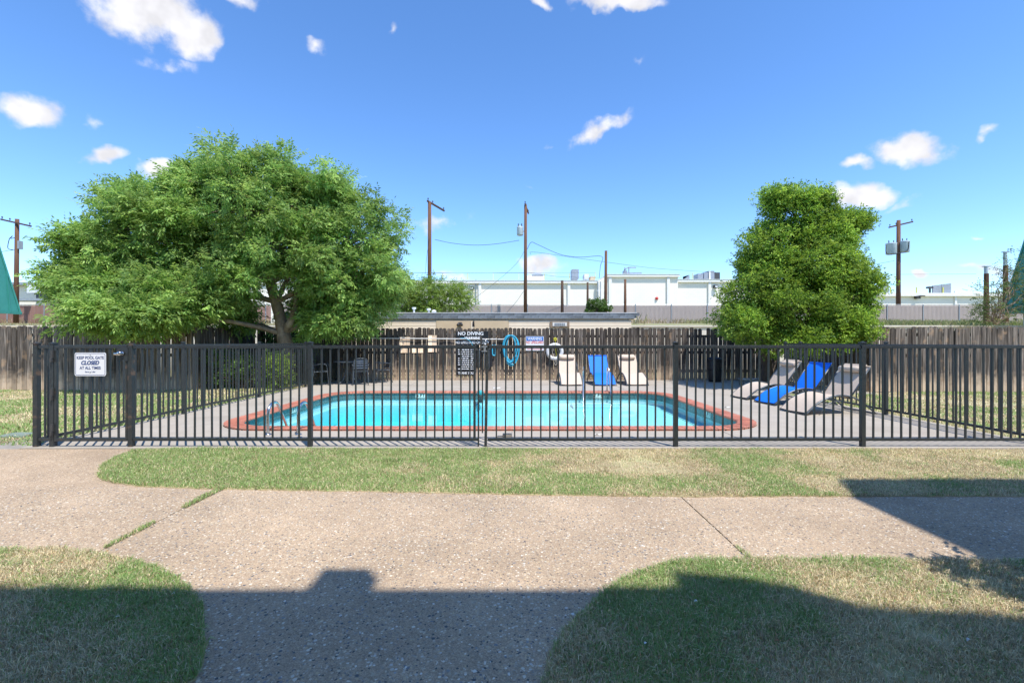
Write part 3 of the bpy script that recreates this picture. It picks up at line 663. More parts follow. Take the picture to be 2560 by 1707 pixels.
q = MB(); q.box((0,0,.66),(.02,.02,1.32)); part('post', q, 'iron_worn', fr_, loc=L_(-.437))
q = MB(); q.bar((-.012,0,0),(.012,0,1.345),.034,.034); part('post', q, 'iron_worn', fr_, loc=L_(-.332))
q = MB(); q.box((0,0,.75),(.016,.016,1.15)); part('picket', q, 'iron', fr_, loc=L_(-.385))
q = MB(); q.box((0,0,.69),(.03,.03,1.23)); part('picket', q, 'iron', fr_, loc=L_(-.488))
run(fr_, L_(-6.165), L_(-6.0), n_=1); run(fr_, L_(-4.93), L_(-2.655)); run(fr_, L_(-2.60), L_(-.437), n_=17+1)
run(fr_, L_(-.318), L_(2.105)); run(fr_, L_(2.155), L_(4.54)); run(fr_, L_(4.59), L_(6.975))
# keyed latch at the gap
lt = link('latch', None, fr_, L_(-.37))
q = MB(); q.box((-.03,-.025,1.385),(.025,.03,.13)); q.box((-.055,-.025,1.33),(.06,.02,.016)); part('latch_bar', q, 'lamp_dark', lt)
q = MB(); q.tube([(.02,-.02,1.335+.028*math.cos(k)) if False else (.022+.024*math.sin(k),-.022,1.355+.03*math.cos(k)) for k in np.linspace(0,6.28,14)[:-1]],.007,6,closed=True); part('latch_ring', q, 'chrome', lt, True)
q = MB(); q.box((.012,-.03,1.30),(.075,.012,.016)); q.box((.012,-.03,1.24),(.075,.012,.012)); q.box((.02,-.028,1.27),(.014,.02,.07)); part('latch_plate', q, 'galvanized', lt)
def side_fence(label, X, posts, y1):
    f = thing('iron_fence', label, 'fence', (X,FY,0)); ys_ = [FY]+posts+([y1] if y1-posts[-1] > .3 else [])
    for y in posts+[y1]: post(f, (0,y-FY,0))
    prev = FY
    for y in posts+([y1] if y1-posts[-1] > .3 else []): run(f, (0,prev-FY+.03,0), (0,y-FY-.03,0)); prev = y
    return f
side_fence('black iron railing along the left side of the pool deck', -6.19, [8.58,11.15,13.65], 16.0)
side_fence('black iron railing along the right side of the pool deck', 7.0, [8.52,11.05], 11.65)
# gate
gt = thing('iron_gate', 'black iron gate carrying a white sign', 'gate', (-5.46,FY-.01,0))
gx0, gx1 = -5.925, -5.0
for x in (gx0,): q = MB(); q.box((x+5.46,0,(ZT+ZB)/2),(.03,.03,ZT-ZB+.036)); part('stile', q, 'iron', gt)
q = MB(); q.box((gx1+.0+5.46-.01,0,(ZT+ZB)/2),(.022,.026,ZT-ZB+.036)); part('stile', q, 'iron_worn', gt)
for z_ in (ZT,ZB): q = MB(); q.box(((gx0+gx1)/2+5.46,0,z_),(gx1-gx0,.032,.04)); part('rail', q, 'iron', gt, bevel=.003)
for k in range(7): link('picket', pk_mesh, gt, (gx0+(gx1-gx0)*(k+1)/8+5.46,0,(ZT+ZB)/2))
for z_ in (1.20,.71,.25):
    q = MB(); q.box((gx0-.027+5.46,-.03,z_),(.03,.02,.10)); q.box((gx0-.027+5.46,-.036,z_-.075),(.022,.03,.05)); part('hinge', q, 'lamp_dark', gt)
q = MB(); q.box((gx1-.04+5.46,-.012,1.20),(.13,.03,.17)); lb = part('lock_box', q, 'iron', gt)
q = MB(); q.tube([(gx1-.035+5.46,-.03,1.212),(gx1-.035+5.46,-.055,1.212),(gx1-.035+5.46,-.062,1.212),(gx1-.035+5.46,-.09,1.212),(gx1-.035+5.46,-.10,1.212)],[.028,.028,.018,.03,.02],12); q.box((gx1-.10+5.46,-.045,1.205),(.06,.03,.035)); part('knob', q, 'chrome', lb, True)

# ------------------------------------------------------------------ gate sign
def plate(w_, h_, r_, t_=.003):
    b_ = MB(); P = rrect(-w_/2,w_/2,-h_/2,h_/2,r_,5); k = len(P)
    b_.add([(x,-t_/2,z_) for x,z_ in P]+[(x,t_/2,z_) for x,z_ in P], [tuple(range(k)), tuple(range(2*k-1,k-1,-1))]+[(i,k+i,k+(i+1)%k,(i+1)%k) for i in range(k)]); return b_
def border(w_, h_, r_, th, y):
    b_ = MB(); a = rrect(-w_/2,w_/2,-h_/2,h_/2,r_,5); c = rrect(-w_/2+th,w_/2-th,-h_/2+th,h_/2-th,max(r_-th,.002),5); k = len(a)
    b_.add([(x,y,z_) for x,z_ in a]+[(x,y,z_) for x,z_ in c], [(i,(i+1)%k,k+(i+1)%k,k+i) for i in range(k)]); return b_
sp = at(226,910.5,FY-.05)
sg = thing('gate_sign', 'white sign reading KEEP POOL GATE CLOSED AT ALL TIMES on the gate', 'sign', sp)
part('panel', plate(.404,.302,.025), 'sign_white', sg)
part('border', border(.385,.283,.02,.006,-.0022), 'navy', sg)
text('lettering', 'KEEP POOL GATE', .052, 'navy', sg, (0,-.0025,.083), sx=.86, bold=.0009)
text('lettering', 'CLOSED', .068, 'navy', sg, (-.005,-.0025,.017), sx=.92, shear=.25, bold=.0028)
text('lettering', 'AT ALL TIMES', .052, 'navy', sg, (0,-.0025,-.048), sx=.86, bold=.0009)
text('lettering', 'Save a Life!', .027, 'navy', sg, (0,-.0025,-.098), sx=1.1)
for z_ in (.118,-.105): q = MB(); q.tube([(0,-.001,z_),(0,-.006,z_)],.005,8); part('bolt', q, 'lamp_dark', sg)

# ================================================================== THINGS BY THE POOL
# ------------------------------------------------------------------ ladder rails
def arc(pts, n=6):          # smooth path through points (Catmull-Rom)
    P = [Vector(p) for p in pts]; P = [2*P[0]-P[1]]+P+[2*P[-1]-P[-2]]; out = []
    for i in range(1,len(P)-2):
        for k in range(n):
            t_ = k/n; a,b_,c,d = P[i-1],P[i],P[i+1],P[i+2]
            out.append(.5*((2*b_)+(c-a)*t_+(2*a-5*b_+4*c-d)*t_**2+(3*b_-a-3*c+d)*t_**3))
    out.append(P[-2]); return out
la = thing('pool_ladder', 'stainless steel pool ladder at the near left corner of the pool', 'ladder', (-3.36,6.68,0))
for x in (-.22,.225):
    q = MB(); q.tube(arc([(x,0,0),(x,0,.30),(x,.05,.405),(x,.15,.45),(x,.26,.42),(x,.40,.25),(x,.56,.02),(x,.70,-.22),(x,.72,-.5)]),.021,12); part('rail', q, 'chrome', la, True)
    q = MB(); q.tube([(x,0,.001),(x,0,.012),(x,0,.02)],[.05,.046,.026],12); part('flange', q, 'chrome', la, True)
for z_ in (-.30,-.44): q = MB(); q.box((0,.715,z_),(.46,.08,.025)); part('tread', q, 'white_paint', la)
lb_ = thing('pool_ladder', 'grab rails of the far ladder in front of the blue lounger', 'ladder', (2.28,12.5,0))
for sx_, bx_ in ((-.33,-.41),(.33,.325)):
    q = MB(); q.tube(arc([(sx_,0,0),(sx_,.0,.25),(sx_,-.01,.5),(sx_,-.06,.62),(sx_,-.13,.66),(sx_*.98+bx_*.02,-.21,.60),((sx_+bx_)/2,-.36,.30),(bx_,-.52,-.02),(bx_,-.62,-.20),(bx_,-.64,-.28)]),.020,10); part('rail', q, 'chrome', lb_, True)
    q = MB(); q.tube([(sx_,0,.001),(sx_,0,.018),(sx_,0,.024)],[.06,.055,.03],10); part('flange', q, 'lamp_dark', lb_)

# ------------------------------------------------------------------ sun loungers
def make_lounger(cloth, pillow):
    r_ = thing('sun_lounger', 'x', 'sun lounger', (0,0,0)); hw = .30
    arch = [(0,.02),(.10,.12),(.25,.235),(.45,.325),(.65,.36),(.85,.335),(1.05,.25),(1.22,.12),(1.36,.0)]
    for s_ in (-1,1):
        q = MB(); q.tube(arc([(s_*(hw+.015),y,z_) for y,z_ in arch],3),.016,7); part('arched_frame', q, 'lounge_frame', r_, True)
        q = MB(); q.tube(arc([(s_*(hw-.02),.30,.03),(s_*(hw-.02),.42,.18),(s_*(hw-.02),.60,.245),(s_*(hw-.02),.80,.235),(s_*(hw-.02),1.0,.19),(s_*(hw-.02),1.12,.15)],3),.010,6); part('lower_brace', q, 'lounge_frame', r_, True)
        q = MB(); q.tube([(s_*(hw-.0),.86,.30),(s_*(hw-.0),1.26,.885)],.013,7); part('back_rail', q, 'lounge_frame', r_, True)
        q = MB(); q.tube([(s_*(hw-.04),1.06,.56),(s_*(hw-.04),1.20,.18)],.010,6); part('back_prop', q, 'lounge_frame', r_, True)
    for y,z_ in ((.02,.03),(1.35,.015),(.86,.30)): q = MB(); q.tube([(-hw,y,z_),(hw,y,z_)],.012,6); part('cross_bar', q, 'lounge_frame', r_)
    def sheet(prof, w_, t_=.006, sag=.012):
        q = MB(); nx = 7; n_ = len(prof)
        for off in (0,-t_):
            o = len(q.v)
            for i,(y,z_) in enumerate(prof):
                for k in range(nx):
                    u = -1+2*k/(nx-1); q.v.append((u*w_,y,z_+off-sag*(1-u*u)+.004*math.sin(i*1.7+u*3)))
            for i in range(n_-1):
                for k in range(nx-1):
                    f = (o+i*nx+k,o+i*nx+k+1,o+(i+1)*nx+k+1,o+(i+1)*nx+k); q.f.append(f if off == 0 else f[::-1]); q.m.append(0)
        return q
    part('seat_sling', sheet([(.0,.055),(.06,.105),(.13,.165),(.22,.235),(.32,.285),(.43,.33),(.53,.352),(.64,.362),(.74,.352),(.84,.325),(.90,.305)],hw), cloth, r_, True)
    back = [(.875+.385*k/6,.312+.575*k/6) for k in range(7)]
    part('back_sling', sheet(back,hw-.005,.006,.010), cloth, r_, True)
    q = MB(); q.tube([(-hw,1.26,.888),(hw,1.26,.888)],.014,7); part('top_bar', q, cloth, r_, True)
    if pillow:
        q = MB(); pts = [(-.235,1.165,.83),(-.225,1.165,.83),(-.12,1.163,.828),(0,1.162,.826),(.12,1.163,.828),(.225,1.165,.83),(.235,1.165,.83)]
        q.tube(pts,[.03,.055,.062,.064,.062,.055,.03],10); part('head_pillow', q, cloth, r_, True)
        q = MB(); q.box((0,1.245,.895),(.46,.07,.012),rx=R(52)); part('pillow_strap', q, cloth, r_)
    return r_
lg = [make_lounger('beige_cloth',True), make_lounger('blue_cloth',False)]
spots = [(0,1.84,13.98,0,'beige lounger under the life ring by the back fence'),
         (1,2.875,13.98,0,'blue lounger facing the pool between two beige ones by the back fence'),
         (0,3.87,14.0,0,'beige lounger right of the blue one by the back fence'),
         (0,5.36,8.70,-82,'beige lounger nearest the camera on the right side of the pool'),
         (1,5.52,9.97,-83,'blue lounger in the row on the right side of the pool'),
         (0,5.43,10.92,-85,'beige lounger farthest back in the row on the right side of the pool')]
used = set()
for k,x,y,a,lab in spots:
    o = lg[k] if k not in used else copy_tree(lg[k]); used.add(k)
    o.location = (x,y,.002); o.rotation_euler = (0,0,R(a)); o.scale = (1.05,1.08,1); o['label'] = lab; o['group'] = 'sun loungers by the pool'

# ------------------------------------------------------------------ table and chairs
tb = thing('patio_table', 'round dark metal table among four slatted chairs', 'table', (-5.22,14.75,0))
q = MB(); q.tube([(0,0,.70),(0,0,.705),(0,0,.725),(0,0,.73)],[.50,.53,.53,.51],28); part('table_top', q, 'lounge_frame', tb)
for k in range(4):
    a = R(45+90*k); c,s_ = math.cos(a),math.sin(a); q = MB(); q.tube(arc([(.10*c,.10*s_,.70),(.16*c,.16*s_,.45),(.26*c,.26*s_,.15),(.42*c,.42*s_,.0)],3),.018,7); part('leg', q, 'lounge_frame', tb, True)
q = MB(); q.tube([(.20*math.cos(k),.20*math.sin(k),.34) for k in np.linspace(0,6.28,17)[:-1]],.009,5,closed=True); part('brace_ring', q, 'lounge_frame', tb)
def make_chair():
    r_ = thing('patio_chair', 'x', 'chair', (0,0,0))      # faces +y
    for s_ in (-1,1):
        q = MB(); q.tube(arc([(s_*.24,.24,0),(s_*.235,.20,.40),(s_*.25,.17,.62),(s_*.25,.06,.66),(s_*.245,-.16,.64),(s_*.22,-.21,.60)],4),.012,7); part('arm', q, 'lounge_frame', r_, True)
        q = MB(); q.tube(arc([(s_*.23,-.30,0),(s_*.215,-.20,.36),(s_*.21,-.19,.46),(s_*.205,-.24,.70),(s_*.18,-.27,.80),(s_*.10,-.28,.83),(0,-.28,.835)],4),.012,7); part('back_post', q, 'lounge_frame', r_, True)
        q = MB(); q.tube([(s_*.225,.20,.43),(s_*.215,-.20,.42)],.011,6); part('seat_rail', q, 'lounge_frame', r_)
    for k in range(6): q = MB(); q.box((0,.175-.07*k,.44-.004*k),(.44,.052,.010)); part('seat_slat', q, 'lounge_frame', r_)
    for k in range(4): q = MB(); q.box((0,-.215-.014*k,.54+.075*k),(.40,.012,.052),rx=R(-12)); part('back_slat', q, 'lounge_frame', r_)
    return r_
ch0 = make_chair()
cs = [(-6.0,14.35,-75,'dark slatted metal chair left of the round table'),(-4.80,14.42,20,'dark slatted metal chair in front of the round table, its back to the camera'),
      (-4.36,15.2,125,'dark slatted metal chair right of the round table'),(-5.45,15.45,170,'dark slatted metal chair behind the round table')]
for i,(x,y,a,lab) in enumerate(cs):
    o = ch0 if i == 0 else copy_tree(ch0); o.location = (x,y,.002); o.rotation_euler = (0,0,R(a)); o['label'] = lab; o['group'] = 'chairs around the patio table'

# ------------------------------------------------------------------ things hung on the back fence
FF = WY-.012                       # front face of the pickets
def hang(px, py, off=.02): return at(px,py,FF-off)
# rules board
p = hang(1181,845,.02); rb_ = thing('rules_board', 'tall black pool rules board with white lettering on the fence', 'sign', p)
q = MB(); q.box((0,0,0),(1.13,.012,.47)); part('header_panel', q, 'sign_black', rb_)
pl_ = hang(1164.5,900,.02); dx_ = pl_.x-p.x; dz_ = pl_.z-p.z
q = MB(); q.box((dx_,0,dz_),(.66,.012,1.06)); part('panel', q, 'sign_black', rb_)
text('lettering', 'NO DIVING', .165, 'sign_white', rb_, (-.06,-.008,.155), sx=1.05, bold=.004)
text('lettering', 'WARNING', .135, 'sign_white', rb_, (.02,-.008,0), sx=.9, bold=.003)
text('lettering', 'NO LIFEGUARD ON DUTY', .125, 'sign_white', rb_, (.0,-.008,-.155), sx=.80, bold=.003)
text('lettering', 'THANK YOU', .11, 'sign_white', rb_, (dx_,-.008,dz_-.46), sx=.85, bold=.003)
for k in range(11):               # small print, too fine to read
    q = MB(); zz_ = dz_+.44-.075*k; x = -.27 if k not in (4,9) else -.20
    while x < .27:
        w_ = random.uniform(.035,.10); w_ = min(w_,.29-x); q.box((dx_+x+w_/2,-.0075,zz_),(w_,.002,.030)); x += w_+.022
    part('small_print', q, 'sign_white', rb_)
# warning sign
p = hang(1337,858.5,.015); ws = thing('warning_sign', 'blue, white and red sign reading WARNING NO LIFEGUARD on the fence', 'sign', p)
q = MB(); q.box((0,0,0),(.63,.006,.50)); part('panel', q, 'sign_white', ws)
q = MB(); q.box((0,-.004,.165),(.60,.003,.145)); part('header', q, 'sign_blue', ws)
text('lettering', 'WARNING', .135, 'sign_white', ws, (0,-.0065,.165), sx=.78, bold=.003)
text('lettering', 'NO LIFEGUARD', .135, 'sign_red', ws, (0,-.0045,.035), sx=.64, bold=.003)
for z_ in (-.09,-.155,-.205): q = MB(); q.box((0,-.004,z_),(.56,.002,.032 if z_ > -.2 else .02)); part('red_line', q, 'sign_red', ws)
# telescopic pole on hooks
a = hang(884,845,.06); b_ = hang(1262,848,.06)
tp = thing('telescopic_pole', 'long white telescopic pool pole hung level on the fence', 'pole', a)
q = MB(); q.tube([(0,0,0),(b_.x-a.x,0,b_.z-a.z)],.018,8); part('tube', q, 'pole_white', tp)
for px in (1225,1243,1000): k = hang(px,846,.03); q = MB(); q.box((k.x-a.x,.03,-.03),(.03,.06,.10)); q.box((k.x-a.x,-.022,-.03),(.02,.01,.05)); part('hook', q, 'lamp_dark', tp)
q = MB(); c0 = hang(1150,845,.06)-a; q.tube(arc([c0,c0+Vector((.18,-.01,-.01)),c0+Vector((.33,-.01,-.09)),c0+Vector((.42,-.01,-.20)),c0+Vector((.5,-.01,-.42)),c0+Vector((.52,-.01,-.75))],4),.010,6); part('tether', q, 'hose_blue', tp, True)
# vacuum hose coil
p = hang(1277,838,.08); hc_ = thing('hose_coil', 'coil of light blue pool hose hung on the fence', 'hose', p)
for k in range(7):
    w_ = random.uniform(.15,.28); h_ = random.uniform(.46,.56); ox = random.uniform(-.06,.07); yy = -.012*k
    pts = []
    for t_ in np.linspace(0,2*math.pi,27)[:-1]:
        sx_ = math.sin(t_)*w_*(1+.15*math.cos(t_)); pts.append((ox+sx_+(1-math.cos(t_))*.03*(k%3-1), yy+.012*math.sin(t_*2+k), -h_+h_*math.cos(t_)))
    q = MB(); q.tube(pts,.021,7,closed=True); part('loop', q, 'hose_blue', hc_, True)
q = MB(); q.tube([(0,.05,0),(0,-.12,.0)],.015,6); part('hook', q, 'lamp_dark', hc_)
p = hang(1235,866,.06); hl = thing('hose_loop', 'short loop of blue hose hung left of the hose coil', 'hose', p)
q = MB(); q.tube(arc([(-.05,0,.06),(-.055,-.01,-.10),(-.045,-.01,-.28),(0,-.01,-.315),(.045,-.01,-.28),(.05,-.01,-.05),(.04,0,.06)],5),.022,8); part('loop', q, 'hose_blue', hl, True)
q = MB(); q.box((0,.02,.06),(.14,.06,.03)); part('hook', q, 'lamp_dark', hl)
# dark leaf-skimmer net and brushes hung between board and hose
p = hang(1204,872,.05); sk = thing('brush_rack', 'dark pool brushes and hoses hung beside the rules board', 'pool tools', p)
for i in range(6):
    x = -.16+i*.085; q = MB(); q.tube(arc([(x,0,0),(x+random.uniform(-.02,.02),-.02,-.3),(x,-.01,-.72+random.uniform(-.05,.05))],4),.018,6); part('handle', q, 'lounge_frame' if i%2 else 'black', sk, True)
q = MB(); q.box((.05,0,.02),(.56,.03,.05)); part('rack', q, 'lamp_dark', sk)
q = MB(); q.box((.30,-.01,-.32),(.16,.02,.62)); part('net', q, 'trash', sk)
# life ring with its reel
p = hang(1387,879,.06); lr = thing('life_ring', 'white life ring hung on the fence above a beige lounger', 'life ring', p)
q = MB(); q.tube([(.245*math.cos(k),0,.245*math.sin(k)) for k in np.linspace(0,2*math.pi,41)[:-1]],.066,12,closed=True); part('ring', q, 'ring_white', lr, True)
for k in (35,145,215,325):
    q = MB(); c = (.245*math.cos(R(k)),0,.245*math.sin(R(k))); d = Vector((-math.sin(R(k)),0,math.cos(R(k))))*.03; q.tube([Vector(c)-d,Vector(c)+d],.069,12,cap=False); part('band', q, 'rope', lr, True)
q = MB(); q.tube(arc([(-.08,-.07,.30),(-.10,-.075,.05),(-.06,-.075,-.15),(-.02,-.07,-.24)],4),.006,5); q.tube(arc([(.02,-.07,-.29),(-.01,-.075,-.42),(.03,-.075,-.47),(.06,-.075,-.42),(.05,-.07,-.31)],4),.007,5); part('grab_rope', q, 'rope', lr)
q = MB(); q.tube(arc([(.01,-.06,.40),(.02,-.075,.2),(.03,-.075,.0),(.045,-.075,-.10),(.02,-.07,-.2)],4),.006,5); part('yellow_line', q, 'yellow', lr)
p = hang(1388,848,.06); rl = thing('line_reel', 'small yellow line reel on a hook above the life ring', 'reel', p)
q = MB(); q.tube([(.04*math.cos(k),0,.04*math.sin(k)) for k in np.linspace(0,2*math.pi,17)[:-1]],.022,8,closed=True); part('reel', q, 'yellow', rl, True)
q = MB(); q.tube([(0,.05,.0),(0,-.03,.0)],.012,6); q.tube([(0,.02,.01),(0,.02,.12)],.008,6); part('hook', q, 'galvanized', rl)
q = MB(); q.tube([(0,-.01,-.05),(.005,-.01,-.16)],.007,5); part('line', q, 'yellow', rl)

# ------------------------------------------------------------------ bin, bench, floater, small clutter
p = gnd(1787,954); tr_ = thing('trash_bin', 'black trash bin by the back fence left of the bushy tree', 'bin', p)
q = MB(); q.tube([(0,0,.01),(0,0,.05),(0,0,.72),(0,0,.73)],[.19,.2,.24,.235],16); part('body', q, 'trash', tr_, True)
q = MB(); q.tube([(0,0,.72),(0,0,.75),(0,0,.79),(0,0,.83),(0,0,.84)],[.255,.262,.25,.14,.02],16); part('lid', q, 'trash', tr_, True)
q = MB(); q.tube([(.22*math.cos(k),.22*math.sin(k),.42+.02*math.sin(5*k)) for k in np.linspace(0,2*math.pi,25)[:-1]],.022,6,closed=True); part('liner_fold', q, 'black', tr_, True)
p = gnd(1878,963); bn = thing('side_table', 'low grey slatted side table under the bushy tree', 'table', p)
for k in range(4): q = MB(); q.box((0,-.15+.1*k,.20),(.74,.085,.02)); part('slat', q, 'galvanized', bn)
for x in (-.32,.32):
    for y in (-.14,.14): q = MB(); q.bar((x*.92,y,0),(x,y,.19),.025,.025); part('leg', q, 'lounge_frame', bn)
p = at(1201,985,11.9); p.z = -.05; fl_ = thing('chlorine_floater', 'teal chlorine floater at the far edge of the pool', 'floater', p)
q = MB(); q.tube([(0,0,.02),(0,0,.05),(0,0,.11),(0,0,.14)],[.06,.085,.085,.05],14); part('cap', q, 'teal', fl_, True)
q = MB(); q.tube([(0,0,-.18),(0,0,-.02),(0,0,.02)],[.05,.055,.07],14); part('basket', q, 'lamp_dark', fl_, True)
for lab, px, py, w_, d_ in (('white paper scrap on the near deck below the second iron post gap',1498,1086,.14,.05),('white towel left on the deck behind the pool',1243,970,.22,.22),('small white scrap right of the pool on the deck',1818,1018,.17,.05)):
    p = gnd(px,py); q = MB(); n_ = 5
    q.v = [((i/(n_-1)-.5)*w_,(j/2-.5)*d_,.006+.008*math.sin(i*2.1+j)) for j in range(3) for i in range(n_)]; q.f = [(j*n_+i,j*n_+i+1,(j+1)*n_+i+1,(j+1)*n_+i) for j in range(2) for i in range(n_-1)]; q.m = [0]*len(q.f)
    o = part('paper_scrap', q, 'paper', None, loc=p); tag(o, lab, 'litter', 'scraps lying on the deck')
p = gnd(1268,1093); o = MB(); o.box((0,0,.03),(.13,.09,.055)); o.box((-.09,0,.012),(.1,.07,.02)); tag(part('concrete_lump', o, 'deck_edge', None, loc=p, bevel=.012), 'small broken concrete lump on the deck behind the railing', 'rubble')
p = gnd(46,1087); o = MB(); o.box((0,0,.0),(.42,.30,.03)); o.box((.02,0,.016),(.36,.24,.012)); tag(part('valve_box_lid', o, 'green_lid', None, loc=(p.x,p.y,-.004), bevel=.006), 'flat green valve box lid set in the lawn beside the gate', 'valve box')
# scraps and dead leaves on the near lawns
BITS = [(290,1550,'paper','tiny white scrap in the middle of the near left lawn'),(437,1489,'paper','tiny white scrap near the curved edge of the near left lawn'),
 (1738,1508,'paper','tiny white scrap just inside the shadow edge on the near right lawn'),(1435,1542,'paper','tiny white scrap where the near right lawn meets the path'),
 (1592,1578,'dry_leaf','small dead leaf in the shade near the path side of the right lawn'),(1942,1609,'dry_leaf','dark dead leaf in the middle of the near right lawn'),
 (60,1432,'dry_leaf','dead leaf on the sunny left end of the near left lawn'),(150,1413,'dry_leaf','dead leaf on the sunny top of the near left lawn'),(268,1382,'dry_leaf','dead leaf on the upper rim of the near left lawn by the grassy joint'),
 (1890,1681,'dry_leaf','small dead leaf at the bottom of the near right lawn'),(1617,1618,'paper','tiny white scrap low on the path side of the near right lawn'),(2420,1605,'paper','tiny white scrap at the right end of the near right lawn')]
for px,py,mn,lab in BITS:
    p = gnd(px,py); q = MB(); q.add([(-.02,-.006,.03),(0,-.014,.034),(.024,0,.028),(.004,.013,.04),(-.014,.008,.03)],[(0,1,3,4),(1,2,3)])
    q.v = [(a*.55,b_*.55,c*.6) for a,b_,c in q.v]; o = part('dry_leaf' if mn == 'dry_leaf' else 'paper_bit', q, mn, None, loc=p, rot=(random.uniform(-.4,.4),random.uniform(-.4,.4),random.uniform(0,6)))
    tag(o, lab, 'leaf' if mn == 'dry_leaf' else 'litter', 'dead leaves on the near lawns' if mn == 'dry_leaf' else 'white scraps on the near lawns')

# ================================================================== TREES AND SHRUBS
def sprays(P, D, L, K, ll, lw, pal, droop=.35, jit=.5, pin=True, tone=None):
    """compound leaves: at each point P a stalk along D carrying K leaflets"""
    N = len(P); D = D/np.linalg.norm(D,axis=1,keepdims=True)
    D = D+rng.normal(0,jit,(N,3)); D[:,2] -= droop*rng.random(N); D /= np.linalg.norm(D,axis=1,keepdims=True)
    up = rng.normal(0,.45,(N,3))+np.array((0,0,1.0)); Sd = np.cross(D,up); Sd /= np.linalg.norm(Sd,axis=1,keepdims=True); Nn = np.cross(Sd,D)
    Ls = L*rng.uniform(.6,1.25,N); Vs = []; Cs = []
    c0 = pal[rng.integers(0,len(pal),N)]*rng.uniform(.82,1.2,(N,1))
    if tone is not None: c0 = c0*tone[:,None]
    for k in range(K):
        if pin:
            t_ = (k//2+.6)/((K+1)/2); sg = 1 if k%2 else -1
            if k == K-1: sg = 0; t_ = 1
            a = R(55); base = P+D*(Ls*t_)[:,None]; ld = D*math.cos(a if sg else 0)+Sd*(sg*math.sin(a))
        else:
            base = P+D*(Ls*rng.uniform(.1,1,N))[:,None]+Sd*(rng.normal(0,.25,N)*Ls)[:,None]; ld = D+rng.normal(0,.75,(N,3))
        ld = ld+rng.normal(0,.18,(N,3)); ld[:,2] -= .18; ld /= np.linalg.norm(ld,axis=1,keepdims=True)
        ln = (ll*rng.uniform(.7,1.2,N))[:,None]; wv = np.cross(ld,Nn+rng.normal(0,.35,(N,3))); wv /= np.linalg.norm(wv,axis=1,keepdims=True); wv *= lw/2
        V = np.stack((base, base+ld*ln*.45+wv, base+ld*ln-np.array((0,0,.12))*ln, base+ld*ln*.45-wv),1); Vs.append(V); Cs.append(c0*rng.uniform(.88,1.12,(N,1)))
    V = np.concatenate(Vs).reshape(-1,3); return V, np.concatenate(Cs)
def crown(name, V, C, parent):
    V = V-np.array(parent.location); me = raw_mesh(name, V, np.arange(len(V)).reshape(-1,4), C, 'leaf'); return link(name, me, parent)
def clumps(lobes, per, rr):          # clump centres near the surface of each lobe
    out = []
    for (c,rad,wt_) in lobes:
        for k in range(int(per*wt_)):
            d = Vector(rng.normal(0,1,3)).normalized(); s_ = rng.uniform(.6,1.0) if rng.random() < .85 else rng.uniform(1.0,1.22)
            out.append((Vector((c[0]+d.x*rad[0]*s_,c[1]+d.y*rad[1]*s_,c[2]+d.z*rad[2]*s_)), rng.uniform(*rr), Vector(c)))
    return out
def leafpoints(cl, n_, flat=.75):
    global CT
    P = []; D = []; CT = []
    for c,r_,lc in cl:
        k = int(n_*(r_**2)/.4)+6; d = rng.normal(0,1,(k,3)); d /= np.linalg.norm(d,axis=1,keepdims=True)
        s_ = rng.random(k)**.45; off = d*(s_*r_)[:,None]*np.array((1,1,flat)); P.append(np.array(c)+off); CT.append(np.full(k, rng.uniform(.72,1.32)))
        ow = np.array((c-lc)); ow = ow/(np.linalg.norm(ow)+1e-6); D.append(d*.8+ow*.7+np.array((0,0,.1)))
    CT = np.concatenate(CT); return np.concatenate(P), np.concatenate(D)
def limb(mb, p, q, r0, r1, wob=.12, n_=6, sag=0):
    p = Vector(p); q = Vector(q); d = q-p; pts = []
    for i in range(n_+1):
        t_ = i/n_; w_ = math.sin(math.pi*t_)*wob*d.length; pts.append(p+d*t_+Vector((random.uniform(-1,1)*w_*.5,random.uniform(-1,1)*w_*.5,w_*.6+sag*t_*(1-t_)))); 
    pts[0] = p; pts[-1] = q; mb.tube(pts,[r0+(r1-r0)*i/n_ for i in range(n_+1)],7,cap=False); return pts
# --- the big ash-like tree on the left
TY = 14.5; base = Vector((-7.28,TY,0))
tree = thing('large_tree', 'broad leafy tree with pinnate leaves overhanging the left railing', 'tree', base)
LB = [((640,530),14.6,(265,168),3.0),((860,620),15.3,(165,150),1.7),((415,590),13.6,(165,140),1.9),((262,722),12.9,(118,85),1.1),((325,788),12.0,(170,62),1.3),
      ((490,468),14.0,(115,72),.9),((790,495),15.0,(130,95),1.0),((560,700),13.4,(190,95),1.3),((905,745),15.2,(110,75),.9),((800,765),14.9,(120,55),.7),((560,800),14.6,(150,45),.5),((700,640),14.0,(190,110),1.0),((900,690),15.0,(150,100),1.0),((820,800),14.6,(140,66),.5),((440,740),12.8,(180,90),.8),((655,462),14.4,(150,90),1.2),((760,690),14.3,(120,80),.6),((250,625),13.4,(100,90),1.0),((185,690),13.0,(80,62),.6),((330,510),13.6,(95,80),.8)]
lobes = []
for (px,py),Y,(rx,ry),wt_ in LB:
    rx, ry = max(rx-38,30), max(ry-36,22); c = at(px,py,Y); lobes.append((c,(rx*Y/F,min(rx,ry*1.7)*Y/F*.9,ry*Y/F),wt_))
cl = clumps(lobes, 36, (.26,.60))
P, D = leafpoints(cl, 118)
keep = (P[:,2] > .75) & ((P[:,1] < 15.95)|(P[:,2] > 2.0)) & (P[:,1] > 8.9)
px_ = CX+F*P[:,0]/P[:,1]; py_ = CY-F*(P[:,2]-HC)/P[:,1]
keep &= ~((abs(px_-698) < 52) & (py_ > 690) & (P[:,1] < 14.9) & (rng.random(len(P)) < .9))     # the trunk stays in view
P = P[keep]; D = D[keep]; tn = CT[keep]
pal = np.array([(.215,.355,.075),(.265,.410,.092),(.170,.305,.068),(.315,.445,.118),(.230,.370,.100)])
